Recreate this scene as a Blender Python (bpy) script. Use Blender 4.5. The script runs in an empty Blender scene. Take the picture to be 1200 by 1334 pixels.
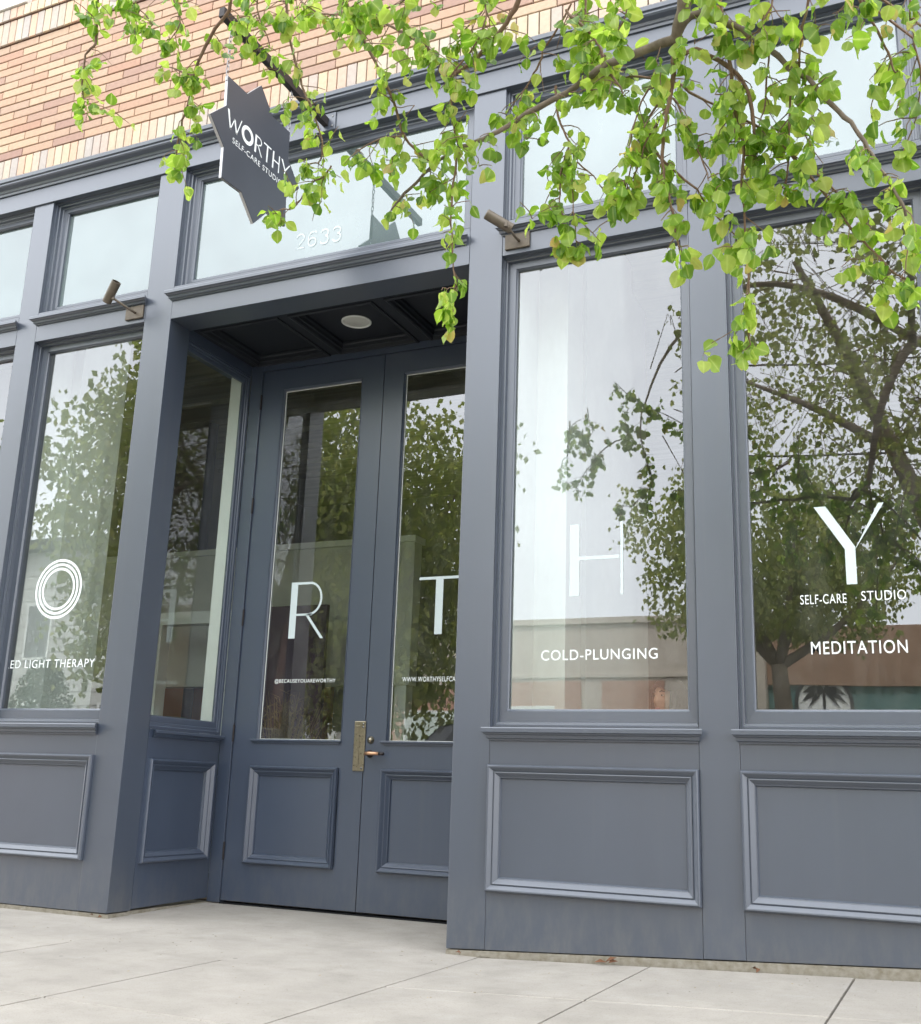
import bpy, math, random
import numpy as np
from mathutils import Vector, Matrix, noise
S = bpy.context.scene
COL = S.collection
R = math.radians
H = 0.85                      # camera height above the sidewalk; heights in the tables below are metres above the sidewalk

# ------------------------------------------------------------------ camera
YAW, PIT, ROL = R(24.921), R(14.326), R(1.961)
cy_, sy_, cp_, sp_ = math.cos(YAW), math.sin(YAW), math.cos(PIT), math.sin(PIT)
FW = Vector((-sy_*cp_, cy_*cp_, sp_)); r0 = Vector((cy_, sy_, 0)); u0 = r0.cross(FW)
RT = math.cos(ROL)*r0 + math.sin(ROL)*u0
UP = -math.sin(ROL)*r0 + math.cos(ROL)*u0
CAMLOC = Vector((0, -5.5, H))
cam = bpy.data.cameras.new('camera')
cam.sensor_fit = 'VERTICAL'; cam.sensor_height = 24.0
cam.lens = 24.0*1405.4/1334.0
cam.clip_start = 0.05; cam.clip_end = 600
co = bpy.data.objects.new('camera', cam); COL.objects.link(co)
M = Matrix((RT, UP, -FW)).transposed().to_4x4(); M.translation = CAMLOC
co.matrix_world = M
S.camera = co

# ------------------------------------------------------------------ sky, sun, exposure
SUN_EL, SUN_AZ = R(58), R(20)          # high, behind the shop, a little to the right
w = bpy.data.worlds.new('World'); S.world = w; w.use_nodes = True
nt = w.node_tree; nt.nodes.clear()
def N(t, ty, **kw):
    n = t.nodes.new(ty)
    for k, v in kw.items(): setattr(n, k, v)
    return n
sky = N(nt, 'ShaderNodeTexSky'); sky.sky_type = 'NISHITA'; sky.sun_disc = False
sky.sun_elevation = SUN_EL; sky.sun_rotation = SUN_AZ; sky.air_density = 1.0; sky.dust_density = 3.0
bwn = N(nt, 'ShaderNodeRGBToBW'); nt.links.new(sky.outputs[0], bwn.inputs[0])
tc = N(nt, 'ShaderNodeTexCoord')
mp = N(nt, 'ShaderNodeMapping'); mp.inputs['Scale'].default_value = (1, 1, 2.2); nt.links.new(tc.outputs['Generated'], mp.inputs[0])
cn = N(nt, 'ShaderNodeTexNoise'); cn.inputs['Scale'].default_value = 1.6; cn.inputs['Detail'].default_value = 5; cn.inputs['Roughness'].default_value = .5
nt.links.new(mp.outputs[0], cn.inputs['Vector'])
cr = N(nt, 'ShaderNodeMapRange'); cr.inputs[1].default_value = .3; cr.inputs[2].default_value = .75; cr.inputs[3].default_value = 8.2; cr.inputs[4].default_value = 11.0
nt.links.new(cn.outputs[0], cr.inputs[0])
cc = N(nt, 'ShaderNodeMix', data_type='RGBA', blend_type='MULTIPLY'); cc.inputs[0].default_value = 1
nt.links.new(cr.outputs[0], cc.inputs['A']); cc.inputs['B'].default_value = (.93, .955, 1.0, 1)
mx = N(nt, 'ShaderNodeMix', data_type='RGBA'); mx.inputs[0].default_value = .86       # a thick bright overcast over the blue
nt.links.new(sky.outputs[0], mx.inputs['A']); nt.links.new(cc.outputs['Result'], mx.inputs['B'])
bg = N(nt, 'ShaderNodeBackground'); bg.inputs[1].default_value = .12
nt.links.new(mx.outputs['Result'], bg.inputs[0])
wo = N(nt, 'ShaderNodeOutputWorld'); nt.links.new(bg.outputs[0], wo.inputs[0])
sl = bpy.data.lights.new('sun', 'SUN'); sl.energy = 1.2; sl.angle = R(12); sl.color = (1, .965, .91)
so = bpy.data.objects.new('sun', sl); COL.objects.link(so)
sd = Vector((math.sin(SUN_AZ)*math.cos(SUN_EL), math.cos(SUN_AZ)*math.cos(SUN_EL), math.sin(SUN_EL)))
so.rotation_euler = sd.to_track_quat('Z', 'Y').to_euler(); so.location = (0, 5, 30)
S.view_settings.view_transform = 'Standard'; S.view_settings.look = 'None'; S.view_settings.gamma = 1
S.view_settings.use_curve_mapping = False
S.view_settings.exposure = 2.1
S.render.engine = 'CYCLES'
S.cycles.max_bounces = 8; S.cycles.transparent_max_bounces = 16; S.cycles.diffuse_bounces = 4; S.cycles.glossy_bounces = 4
S.cycles.sample_clamp_indirect = 6

# ------------------------------------------------------------------ materials
def mat(name, col, rough=.5, spec=.5, metal=0, var=0, vscale=3, bump=0, bscale=40, bdist=.002, col2=None, coat=0, coatr=.03, trans=0, stretch=(1, 1, 1), per_obj=0, grime=0):
    m = bpy.data.materials.new(name); m.use_nodes = True; t = m.node_tree; p = t.nodes['Principled BSDF']
    p.inputs['Base Color'].default_value = (*col, 1); p.inputs['Roughness'].default_value = rough
    p.inputs['Specular IOR Level'].default_value = spec; p.inputs['Metallic'].default_value = metal
    p.inputs['Coat Weight'].default_value = coat; p.inputs['Coat IOR'].default_value = 1.62; p.inputs['Coat Roughness'].default_value = coatr
    g = N(t, 'ShaderNodeNewGeometry')
    ma = N(t, 'ShaderNodeMapping'); ma.inputs['Scale'].default_value = stretch; t.links.new(g.outputs['Position'], ma.inputs[0])
    out = None
    if var or col2:
        n = N(t, 'ShaderNodeTexNoise'); n.inputs['Scale'].default_value = vscale; n.inputs['Detail'].default_value = 6; n.inputs['Roughness'].default_value = .6
        t.links.new(ma.outputs[0], n.inputs['Vector'])
        mr = N(t, 'ShaderNodeMapRange'); mr.inputs[1].default_value = .3; mr.inputs[2].default_value = .7
        t.links.new(n.outputs[0], mr.inputs[0])
        mm = N(t, 'ShaderNodeMix', data_type='RGBA'); t.links.new(mr.outputs[0], mm.inputs[0])
        a = tuple(c*(1-var) for c in col); b = col2 if col2 else tuple(min(1, c*(1+var)) for c in col)
        mm.inputs['A'].default_value = (*a, 1); mm.inputs['B'].default_value = (*b, 1)
        out = mm.outputs['Result']; t.links.new(out, p.inputs['Base Color'])
        rr = N(t, 'ShaderNodeMapRange'); rr.inputs[3].default_value = max(0, rough-.06); rr.inputs[4].default_value = min(1, rough+.08)
        t.links.new(n.outputs[0], rr.inputs[0]); t.links.new(rr.outputs[0], p.inputs['Roughness'])
    if grime:
        sx = N(t, 'ShaderNodeSeparateXYZ'); t.links.new(g.outputs['Position'], sx.inputs[0])
        zr_ = N(t, 'ShaderNodeMapRange'); zr_.inputs[1].default_value = .42; zr_.inputs[2].default_value = .0; zr_.inputs[3].default_value = 0; zr_.inputs[4].default_value = 1
        t.links.new(sx.outputs[2], zr_.inputs[0])
        gm = N(t, 'ShaderNodeMapping'); gm.inputs['Scale'].default_value = (1, 1, .35); t.links.new(g.outputs['Position'], gm.inputs[0])
        gn = N(t, 'ShaderNodeTexNoise'); gn.inputs['Scale'].default_value = 14; gn.inputs['Detail'].default_value = 8; gn.inputs['Roughness'].default_value = .7; t.links.new(gm.outputs[0], gn.inputs['Vector'])
        g1 = N(t, 'ShaderNodeMapRange'); g1.inputs[1].default_value = .42; g1.inputs[2].default_value = .75; t.links.new(gn.outputs[0], g1.inputs[0])
        g2 = N(t, 'ShaderNodeMath', operation='MULTIPLY'); t.links.new(zr_.outputs[0], g2.inputs[0]); t.links.new(g1.outputs[0], g2.inputs[1])
        g3 = N(t, 'ShaderNodeMath', operation='MULTIPLY'); t.links.new(g2.outputs[0], g3.inputs[0]); g3.inputs[1].default_value = grime
        st_ = N(t, 'ShaderNodeMapping'); st_.inputs['Scale'].default_value = (16, 16, .5); t.links.new(g.outputs['Position'], st_.inputs[0])
        sn = N(t, 'ShaderNodeTexNoise'); sn.inputs['Scale'].default_value = 1; sn.inputs['Detail'].default_value = 4; t.links.new(st_.outputs[0], sn.inputs['Vector'])
        s1_ = N(t, 'ShaderNodeMapRange'); s1_.inputs[1].default_value = .58; s1_.inputs[2].default_value = .80; s1_.inputs[4].default_value = .08; t.links.new(sn.outputs[0], s1_.inputs[0])
        g4 = N(t, 'ShaderNodeMath', operation='ADD'); t.links.new(g3.outputs[0], g4.inputs[0]); t.links.new(s1_.outputs[0], g4.inputs[1])
        gx = N(t, 'ShaderNodeMix', data_type='RGBA'); t.links.new(g4.outputs[0], gx.inputs[0]); t.links.new(out, gx.inputs['A']); gx.inputs['B'].default_value = (.15, .145, .13, 1)
        out = gx.outputs['Result']; t.links.new(out, p.inputs['Base Color'])
    if per_obj:
        oi = N(t, 'ShaderNodeObjectInfo')
        hs = N(t, 'ShaderNodeHueSaturation')
        if out: t.links.new(out, hs.inputs['Color'])
        else: hs.inputs['Color'].default_value = (*col, 1)
        v = N(t, 'ShaderNodeMapRange'); v.inputs[3].default_value = 1-per_obj; v.inputs[4].default_value = 1+per_obj
        t.links.new(oi.outputs['Random'], v.inputs[0]); t.links.new(v.outputs[0], hs.inputs['Value'])
        t.links.new(hs.outputs[0], p.inputs['Base Color'])
    if bump:
        n2 = N(t, 'ShaderNodeTexNoise'); n2.inputs['Scale'].default_value = bscale; n2.inputs['Detail'].default_value = 5
        t.links.new(ma.outputs[0], n2.inputs['Vector'])
        b = N(t, 'ShaderNodeBump'); b.inputs['Strength'].default_value = bump; b.inputs['Distance'].default_value = bdist
        t.links.new(n2.outputs[0], b.inputs['Height']); t.links.new(b.outputs[0], p.inputs['Normal'])
    return m
PAINT = mat('slate_blue_paint', (.045, .058, .083), .45, .6, coat=1, coatr=.33, grime=.55, var=.07, vscale=2.2, bump=.22, bscale=22, bdist=.002, stretch=(1, 1, .35))
PAINTH = mat('slate_blue_paint_horizontal', (.045, .058, .083), .45, .6, coat=1, coatr=.33, grime=.55, var=.07, vscale=2.2, bump=.22, bscale=22, bdist=.002, stretch=(.3, 1, 1.3))
DOORP = mat('door_paint', (.042, .058, .092), .42, .5, coat=.8, coatr=.30, grime=.4, var=.05, vscale=2.5, bump=.15, bscale=25, bdist=.0015, stretch=(1, 1, .35))
JAMBW = mat('bright_white_jamb', (.86, .86, .82), .6, .3)
WHITE = mat('white_drywall', (.64, .655, .64), .7, .3, var=.03, vscale=2)
WHITEP = mat('white_trim', (.74, .76, .72), .5, .4, var=.03, vscale=5)
VINYL = mat('white_vinyl', (.86, .90, .90), .45, .4)
BIGV = mat('pale_vinyl_letter', (.60, .68, .69), .5, .3)
VINYLT = mat('pale_aqua_vinyl', (.60, .68, .68), .5, .3)
def concrete(name, col, per_obj):
    m = mat(name, col, .85, .25, var=.11, vscale=2.6, bump=.5, bscale=160, bdist=.0015, per_obj=per_obj); t = m.node_tree; p = t.nodes['Principled BSDF']
    src = p.inputs['Base Color'].links[0].from_socket; g = N(t, 'ShaderNodeNewGeometry')
    def layer(src, tex, lo, hi, amt, colr):
        mr = N(t, 'ShaderNodeMapRange'); mr.inputs[1].default_value = lo; mr.inputs[2].default_value = hi; mr.inputs[3].default_value = 0; mr.inputs[4].default_value = amt
        t.links.new(tex, mr.inputs[0]); mx_ = N(t, 'ShaderNodeMix', data_type='RGBA'); t.links.new(mr.outputs[0], mx_.inputs[0]); t.links.new(src, mx_.inputs['A']); mx_.inputs['B'].default_value = (*colr, 1)
        return mx_.outputs['Result']
    n = N(t, 'ShaderNodeTexNoise'); n.inputs['Scale'].default_value = 5.5; n.inputs['Detail'].default_value = 9; n.inputs['Roughness'].default_value = .72; t.links.new(g.outputs['Position'], n.inputs['Vector'])
    src = layer(src, n.outputs[0], .50, .72, .45, (.225, .21, .18))
    src = layer(src, n.outputs[0], .46, .30, .35, (.42, .40, .37))
    n = N(t, 'ShaderNodeTexNoise'); n.inputs['Scale'].default_value = 130; n.inputs['Detail'].default_value = 3; t.links.new(g.outputs['Position'], n.inputs['Vector'])
    src = layer(src, n.outputs[0], .56, .72, .5, (.20, .18, .155))
    v = N(t, 'ShaderNodeTexVoronoi'); v.inputs['Scale'].default_value = 3.1; t.links.new(g.outputs['Position'], v.inputs['Vector'])
    src = layer(src, v.outputs['Distance'], .045, .03, .55, (.11, .10, .09))
    v = N(t, 'ShaderNodeTexVoronoi'); v.inputs['Scale'].default_value = 21; t.links.new(g.outputs['Position'], v.inputs['Vector'])
    src = layer(src, v.outputs['Distance'], .09, .05, .45, (.17, .14, .11))
    t.links.new(src, p.inputs['Base Color']); return m
CONC = concrete('sidewalk_concrete', (.345, .318, .280), .03)
FOOT = mat('stained_footing', (.30, .28, .235), .9, .2, bump=.8, bscale=60, bdist=.004, col2=(.20, .175, .13), vscale=30)
MORTAR = mat('mortar', (.13, .075, .055), .95, .1, var=.15, vscale=20, bump=.4, bscale=120)
SOFF = mat('shade_dark_soffit_paint', (.016, .019, .025), .5, .4)  # storefront paint darkened: the shade under the recess is put into this colour
DARK = mat('dark_void', (.012, .013, .015), .8, .2)
IRON = mat('black_iron', (.035, .03, .03), .5, .4, metal=.3, var=.3, vscale=30)
CHAIN = mat('chain_steel', (.25, .25, .25), .35, .5, metal=.9)
BRONZE = mat('bronze_fixture', (.135, .112, .085), .5, .5, metal=.45, var=.2, vscale=20)
LAMPDK = mat('lamp_inside', (.03, .03, .03), .4, .5)
NICKEL = mat('worn_brass_plate', (.30, .265, .195), .28, .5, metal=.85, var=.15, vscale=60)
COPPER = mat('copper_lever', (.62, .36, .22), .3, .5, metal=.8)
LENS = mat('frosted_lens', (.55, .55, .50), .3, .5, bump=.8, bscale=120, bdist=.002)
ASPH = mat('asphalt', (.055, .055, .057), .9, .2, var=.2, vscale=6, bump=.6, bscale=200)
BARK = mat('bark', (.155, .125, .100), .85, .2, col2=(.25, .205, .16), var=.2, vscale=25, bump=.8, bscale=60, bdist=.004, stretch=(1, 1, .4))
TWIG = mat('twig_bark', (.15, .085, .055), .7, .3, col2=(.22, .15, .10), vscale=40)

def brick_mat(name, cols):
    m = bpy.data.materials.new(name); m.use_nodes = True; t = m.node_tree; p = t.nodes['Principled BSDF']
    oi = N(t, 'ShaderNodeObjectInfo'); ge = N(t, 'ShaderNodeNewGeometry')
    ad = N(t, 'ShaderNodeMath', operation='ADD'); t.links.new(oi.outputs['Random'], ad.inputs[0]); t.links.new(ge.outputs['Random Per Island'], ad.inputs[1])
    fr = N(t, 'ShaderNodeMath', operation='FRACT'); t.links.new(ad.outputs[0], fr.inputs[0])
    rp = N(t, 'ShaderNodeValToRGB'); rp.color_ramp.interpolation = 'LINEAR'
    e = rp.color_ramp.elements
    while len(e) < len(cols): e.new(.5)
    for i, c in enumerate(cols): e[i].position = i/(len(cols)-1); e[i].color = (*c, 1)
    t.links.new(fr.outputs[0], rp.inputs[0])
    n = N(t, 'ShaderNodeTexNoise'); n.inputs['Scale'].default_value = 30; n.inputs['Detail'].default_value = 6; t.links.new(ge.outputs['Position'], n.inputs['Vector'])
    mr = N(t, 'ShaderNodeMapRange'); mr.inputs[3].default_value = .82; mr.inputs[4].default_value = 1.15; t.links.new(n.outputs[0], mr.inputs[0])
    hs = N(t, 'ShaderNodeHueSaturation'); t.links.new(rp.outputs[0], hs.inputs['Color']); t.links.new(mr.outputs[0], hs.inputs['Value'])
    t.links.new(hs.outputs[0], p.inputs['Base Color'])
    p.inputs['Roughness'].default_value = .85; p.inputs['Specular IOR Level'].default_value = .2
    b = N(t, 'ShaderNodeBump'); b.inputs['Strength'].default_value = .5; b.inputs['Distance'].default_value = .003
    n2 = N(t, 'ShaderNodeTexNoise'); n2.inputs['Scale'].default_value = 90; n2.inputs['Detail'].default_value = 4; t.links.new(ge.outputs['Position'], n2.inputs['Vector'])
    t.links.new(n2.outputs[0], b.inputs['Height']); t.links.new(b.outputs[0], p.inputs['Normal'])
    return m
BRICK = brick_mat('buff_pink_brick', [(.52, .36, .25), (.44, .27, .195), (.57, .43, .30), (.37, .235, .19), (.54, .39, .27), (.48, .32, .225)])
SOLD = brick_mat('pale_soldier_brick', [(.60, .47, .32), (.46, .41, .37), (.62, .42, .30), (.53, .48, .40), (.63, .49, .33)])

def leaf_mat(name, a, b, c, tr):
    m = bpy.data.materials.new(name); m.use_nodes = True; t = m.node_tree; t.nodes.clear()
    oi = N(t, 'ShaderNodeObjectInfo'); ge = N(t, 'ShaderNodeNewGeometry')
    ad = N(t, 'ShaderNodeMath', operation='ADD'); t.links.new(oi.outputs['Random'], ad.inputs[0]); t.links.new(ge.outputs['Random Per Island'], ad.inputs[1])
    fr = N(t, 'ShaderNodeMath', operation='FRACT'); t.links.new(ad.outputs[0], fr.inputs[0])
    rp = N(t, 'ShaderNodeValToRGB'); e = rp.color_ramp.elements
    e[0].color = (*a, 1); e[0].position = 0; e[1].color = (*c, 1); e[1].position = 1
    x = e.new(.45); x.color = (*b, 1); x = e.new(.8); x.color = tuple((p+q)/2 for p, q in zip(b, c))+(1,)
    t.links.new(fr.outputs[0], rp.inputs[0])
    n = N(t, 'ShaderNodeTexNoise'); n.inputs['Scale'].default_value = 45; n.inputs['Detail'].default_value = 4; t.links.new(ge.outputs['Position'], n.inputs['Vector'])
    mr = N(t, 'ShaderNodeMapRange'); mr.inputs[3].default_value = .75; mr.inputs[4].default_value = 1.25; t.links.new(n.outputs[0], mr.inputs[0])
    hs = N(t, 'ShaderNodeHueSaturation'); t.links.new(rp.outputs[0], hs.inputs['Color']); t.links.new(mr.outputs[0], hs.inputs['Value'])
    at = N(t, 'ShaderNodeAttribute'); at.attribute_name = 'rib'; pw = N(t, 'ShaderNodeMath', operation='POWER'); t.links.new(at.outputs['Fac'], pw.inputs[0]); pw.inputs[1].default_value = 9
    pm = N(t, 'ShaderNodeMath', operation='MULTIPLY'); t.links.new(pw.outputs[0], pm.inputs[0]); pm.inputs[1].default_value = .6
    rb = N(t, 'ShaderNodeMix', data_type='RGBA'); t.links.new(pm.outputs[0], rb.inputs[0]); t.links.new(hs.outputs[0], rb.inputs['A']); rb.inputs['B'].default_value = (.50, .58, .20, 1)
    hs = rb
    d = N(t, 'ShaderNodeBsdfPrincipled'); t.links.new(hs.outputs['Result'], d.inputs['Base Color']); d.inputs['Roughness'].default_value = .42; d.inputs['Specular IOR Level'].default_value = .45
    tl = N(t, 'ShaderNodeBsdfTranslucent')
    h2 = N(t, 'ShaderNodeHueSaturation'); h2.inputs['Value'].default_value = tr; h2.inputs['Saturation'].default_value = 1.1; t.links.new(hs.outputs['Result'], h2.inputs['Color'])
    t.links.new(h2.outputs[0], tl.inputs[0])
    ms = N(t, 'ShaderNodeMixShader'); ms.inputs[0].default_value = .5; t.links.new(d.outputs[0], ms.inputs[1]); t.links.new(tl.outputs[0], ms.inputs[2])
    o = N(t, 'ShaderNodeOutputMaterial'); t.links.new(ms.outputs[0], o.inputs[0])
    return m
LEAF = leaf_mat('pear_leaf', (.09, .18, .024), (.20, .32, .045), (.38, .46, .11), 2.15)
LEAFY = leaf_mat('young_leaf', (.30, .42, .07), (.42, .50, .12), (.50, .36, .14), 1.6)
LEAFFAR = leaf_mat('street_tree_leaf', (.14, .17, .05), (.20, .24, .065), (.30, .31, .10), 1.9)
LEAFDK = leaf_mat('shrub_leaf', (.03, .055, .025), (.05, .08, .03), (.09, .11, .04), 1.0)

def glass_mat(name, f0, tint, film=None, filmw=0):
    m = bpy.data.materials.new(name); m.use_nodes = True; t = m.node_tree; t.nodes.clear()
    ge = N(t, 'ShaderNodeNewGeometry'); lw = N(t, 'ShaderNodeLayerWeight'); lw.inputs[0].default_value = .5
    pw = N(t, 'ShaderNodeMath', operation='POWER'); t.links.new(lw.outputs['Facing'], pw.inputs[0]); pw.inputs[1].default_value = 4.2
    mr = N(t, 'ShaderNodeMapRange'); mr.inputs[3].default_value = f0; mr.inputs[4].default_value = .95; t.links.new(pw.outputs[0], mr.inputs[0])
    ib = N(t, 'ShaderNodeMath', operation='SUBTRACT'); ib.inputs[0].default_value = 1; t.links.new(ge.outputs['Backfacing'], ib.inputs[1])
    fa = N(t, 'ShaderNodeMath', operation='MULTIPLY'); t.links.new(mr.outputs[0], fa.inputs[0]); t.links.new(ib.outputs[0], fa.inputs[1])
    tr = N(t, 'ShaderNodeBsdfTransparent'); tr.inputs[0].default_value = (.93, .96, .94, 1)
    gl = N(t, 'ShaderNodeBsdfGlossy'); gl.inputs['Roughness'].default_value = 0; gl.inputs['Color'].default_value = (*tint, 1)
    n = N(t, 'ShaderNodeTexNoise'); n.inputs['Scale'].default_value = .9; n.inputs['Detail'].default_value = 1; t.links.new(ge.outputs['Position'], n.inputs['Vector'])
    b = N(t, 'ShaderNodeBump'); b.inputs['Strength'].default_value = .12; b.inputs['Distance'].default_value = .01
    t.links.new(n.outputs[0], b.inputs['Height']); t.links.new(b.outputs[0], gl.inputs['Normal'])
    base = tr.outputs[0]
    if film:
        df = N(t, 'ShaderNodeBsdfDiffuse')
        fn = N(t, 'ShaderNodeTexNoise'); fn.inputs['Scale'].default_value = 1.7; fn.inputs['Detail'].default_value = 5; t.links.new(ge.outputs['Position'], fn.inputs['Vector'])
        fr_ = N(t, 'ShaderNodeMapRange'); fr_.inputs[1].default_value = .3; fr_.inputs[2].default_value = .7; t.links.new(fn.outputs[0], fr_.inputs[0])
        fx = N(t, 'ShaderNodeMix', data_type='RGBA'); t.links.new(fr_.outputs[0], fx.inputs[0]); fx.inputs['A'].default_value = (*[c*.72 for c in film], 1); fx.inputs['B'].default_value = (*[c*1.3 for c in film], 1)
        t.links.new(fx.outputs['Result'], df.inputs[0])
        m1 = N(t, 'ShaderNodeMixShader'); m1.inputs[0].default_value = filmw; t.links.new(base, m1.inputs[1]); t.links.new(df.outputs[0], m1.inputs[2]); base = m1.outputs[0]
    # thin uneven dust and wiping smears on the outside of the pane
    dm = N(t, 'ShaderNodeMapping'); dm.inputs['Rotation'].default_value = (0, .5, 0); dm.inputs['Scale'].default_value = (3, 1, 1.1); t.links.new(ge.outputs['Position'], dm.inputs[0])
    dn = N(t, 'ShaderNodeTexNoise'); dn.inputs['Scale'].default_value = 3.5; dn.inputs['Detail'].default_value = 8; dn.inputs['Roughness'].default_value = .65; t.links.new(dm.outputs[0], dn.inputs['Vector'])
    dr_ = N(t, 'ShaderNodeMapRange'); dr_.inputs[1].default_value = .45; dr_.inputs[2].default_value = .8; dr_.inputs[3].default_value = .006; dr_.inputs[4].default_value = .05; t.links.new(dn.outputs[0], dr_.inputs[0])
    dd_ = N(t, 'ShaderNodeBsdfDiffuse'); dd_.inputs[0].default_value = (.55, .54, .5, 1)
    d3 = N(t, 'ShaderNodeMixShader'); t.links.new(dr_.outputs[0], d3.inputs[0]); t.links.new(base, d3.inputs[1]); t.links.new(dd_.outputs[0], d3.inputs[2]); base = d3.outputs[0]
    ms = N(t, 'ShaderNodeMixShader'); t.links.new(fa.outputs[0], ms.inputs[0]); t.links.new(base, ms.inputs[1]); t.links.new(gl.outputs[0], ms.inputs[2])
    o = N(t, 'ShaderNodeOutputMaterial'); t.links.new(ms.outputs[0], o.inputs[0])
    return m
GLASS = glass_mat('window_glass', .15, (.98, .99, 1))
GLASST = glass_mat('transom_glass', .155, (.95, 1, .99), (.12, .16, .157), .75)
GLASSD = glass_mat('door_glass', .15, (.98, .99, 1))

# ------------------------------------------------------------------ mesh helpers
class MB:
    def __init__(s): s.v = []; s.f = []
    def box(s, x0, x1, y0, y1, z0, z1):
        b = len(s.v)
        s.v += [(x0, y0, z0), (x1, y0, z0), (x1, y1, z0), (x0, y1, z0), (x0, y0, z1), (x1, y0, z1), (x1, y1, z1), (x0, y1, z1)]
        s.f += [tuple(b+i for i in q) for q in ((0, 3, 2, 1), (4, 5, 6, 7), (0, 1, 5, 4), (1, 2, 6, 5), (2, 3, 7, 6), (3, 0, 4, 7))]
        return s
    def hexa(s, p):                      # eight corners, bottom ring then top ring, counter-clockwise from above
        b = len(s.v); s.v += [tuple(q) for q in p]
        s.f += [tuple(b+i for i in q) for q in ((0, 3, 2, 1), (4, 5, 6, 7), (0, 1, 5, 4), (1, 2, 6, 5), (2, 3, 7, 6), (3, 0, 4, 7))]
        return s
    def prism(s, a, b):                  # two matching outlines
        n = len(a); k = len(s.v); s.v += [tuple(p) for p in a]+[tuple(p) for p in b]
        s.f.append(tuple(k+i for i in range(n))[::-1]); s.f.append(tuple(k+n+i for i in range(n)))
        for i in range(n): j = (i+1) % n; s.f.append((k+i, k+j, k+n+j, k+n+i))
        return s
    def frame(s, P, u0, u1, v0, v1, prof, wl, wr=None, wb=None, wt=None):
        wr = wl if wr is None else wr; wb = wl if wb is None else wb; wt = wl if wt is None else wt
        k = len(s.v)
        for t, h in prof:
            for u, v in ((u0+t*wl, v0+t*wb), (u1-t*wr, v0+t*wb), (u1-t*wr, v1-t*wt), (u0+t*wl, v1-t*wt)): s.v.append(tuple(P(u, v, h)))
        for i in range(len(prof)-1):
            for j in range(4):
                a = k+4*i+j; b = k+4*i+(j+1) % 4; s.f.append((a, b, b+4, a+4))
        return s
    def quad(s, *p):
        k = len(s.v); s.v += [tuple(q) for q in p]; s.f.append(tuple(range(k, k+len(p)))); return s
    def tube(s, pts, rad, n=8, caps=True):
        pts = [Vector(p) for p in pts]; k = len(s.v); L = len(pts)
        if not hasattr(rad, '__len__'): rad = [rad]*L
        ref = None
        for i, p in enumerate(pts):
            d = (pts[min(i+1, L-1)]-pts[max(i-1, 0)]).normalized()
            if ref is None: ref = d.orthogonal().normalized()
            a = (ref-d*ref.dot(d)).normalized(); ref = a; b = d.cross(a)
            for j in range(n):
                t = 2*math.pi*j/n; s.v.append(tuple(p+(a*math.cos(t)+b*math.sin(t))*rad[i]))
        for i in range(L-1):
            for j in range(n):
                q = k+i*n+j; r = k+i*n+(j+1) % n; s.f.append((q, r, r+n, q+n))
        if caps: s.f.append(tuple(k+j for j in range(n))[::-1]); s.f.append(tuple(k+(L-1)*n+j for j in range(n)))
        return s
    def lathe(s, o, ax, prof, n=24):      # prof: (distance along ax, radius)
        o = Vector(o); ax = Vector(ax).normalized(); a = ax.orthogonal().normalized(); b = ax.cross(a); k = len(s.v)
        for d, r in prof:
            for j in range(n):
                t = 2*math.pi*j/n; s.v.append(tuple(o+ax*d+(a*math.cos(t)+b*math.sin(t))*r))
        for i in range(len(prof)-1):
            for j in range(n):
                q = k+i*n+j; r = k+i*n+(j+1) % n; s.f.append((q, r, r+n, q+n))
        return s
    def build(s, name, m, parent=None, smooth=False, bev=0, **props):
        me = bpy.data.meshes.new(name); me.from_pydata(s.v, [], s.f); me.materials.append(m)
        if smooth: me.polygons.foreach_set('use_smooth', [True]*len(me.polygons))
        o = bpy.data.objects.new(name, me); COL.objects.link(o)
        if parent: o.parent = parent; o.matrix_parent_inverse = parent_inv(parent)
        if bev:
            b = o.modifiers.new('bevel', 'BEVEL'); b.width = bev; b.segments = 2; b.limit_method = 'ANGLE'; b.angle_limit = R(40)
        for kk, vv in props.items(): o[kk] = vv
        return o
LOCAL = set()                        # things whose parts are written in the thing's own coordinates
def parent_inv(p):
    if p.parent is None and p.type == 'EMPTY' and p.name not in LOCAL: return Matrix.Translation(-p.location)
    return Matrix.Identity(4)
def thing(name, label, cat, loc=(0, 0, 0), group=None, kind=None):
    o = bpy.data.objects.new(name, None); COL.objects.link(o); o.empty_display_size = .1
    o.location = loc; o['label'] = label; o['category'] = cat
    if group: o['group'] = group
    if kind: o['kind'] = kind
    return o
def struct(o): o['kind'] = 'structure'; return o
FAC = lambda u, v, h: (u, -h, v)
def text_obj(name, s, P, u0, u1, v0, v1, m, parent, h=0, bold=0, thick=0.0008):
    cu = bpy.data.curves.new('t', 'FONT'); cu.body = s; cu.size = 1; cu.offset = bold; cu.space_character = 1.12
    ob = bpy.data.objects.new('t', cu); COL.objects.link(ob)
    me = bpy.data.meshes.new_from_object(ob)
    bpy.data.objects.remove(ob); bpy.data.curves.remove(cu)
    vs = [v.co.copy() for v in me.vertices]
    x0 = min(v.x for v in vs); x1 = max(v.x for v in vs); y0 = min(v.y for v in vs); y1 = max(v.y for v in vs)
    pts = [P(u0+(v.x-x0)/(x1-x0)*(u1-u0), v0+(v.y-y0)/(y1-y0)*(v1-v0), h) for v in vs]
    b = MB(); b.v = pts; b.f = [tuple(p.vertices) for p in me.polygons]
    bpy.data.meshes.remove(me)
    return b.build(name, m, parent)

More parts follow.
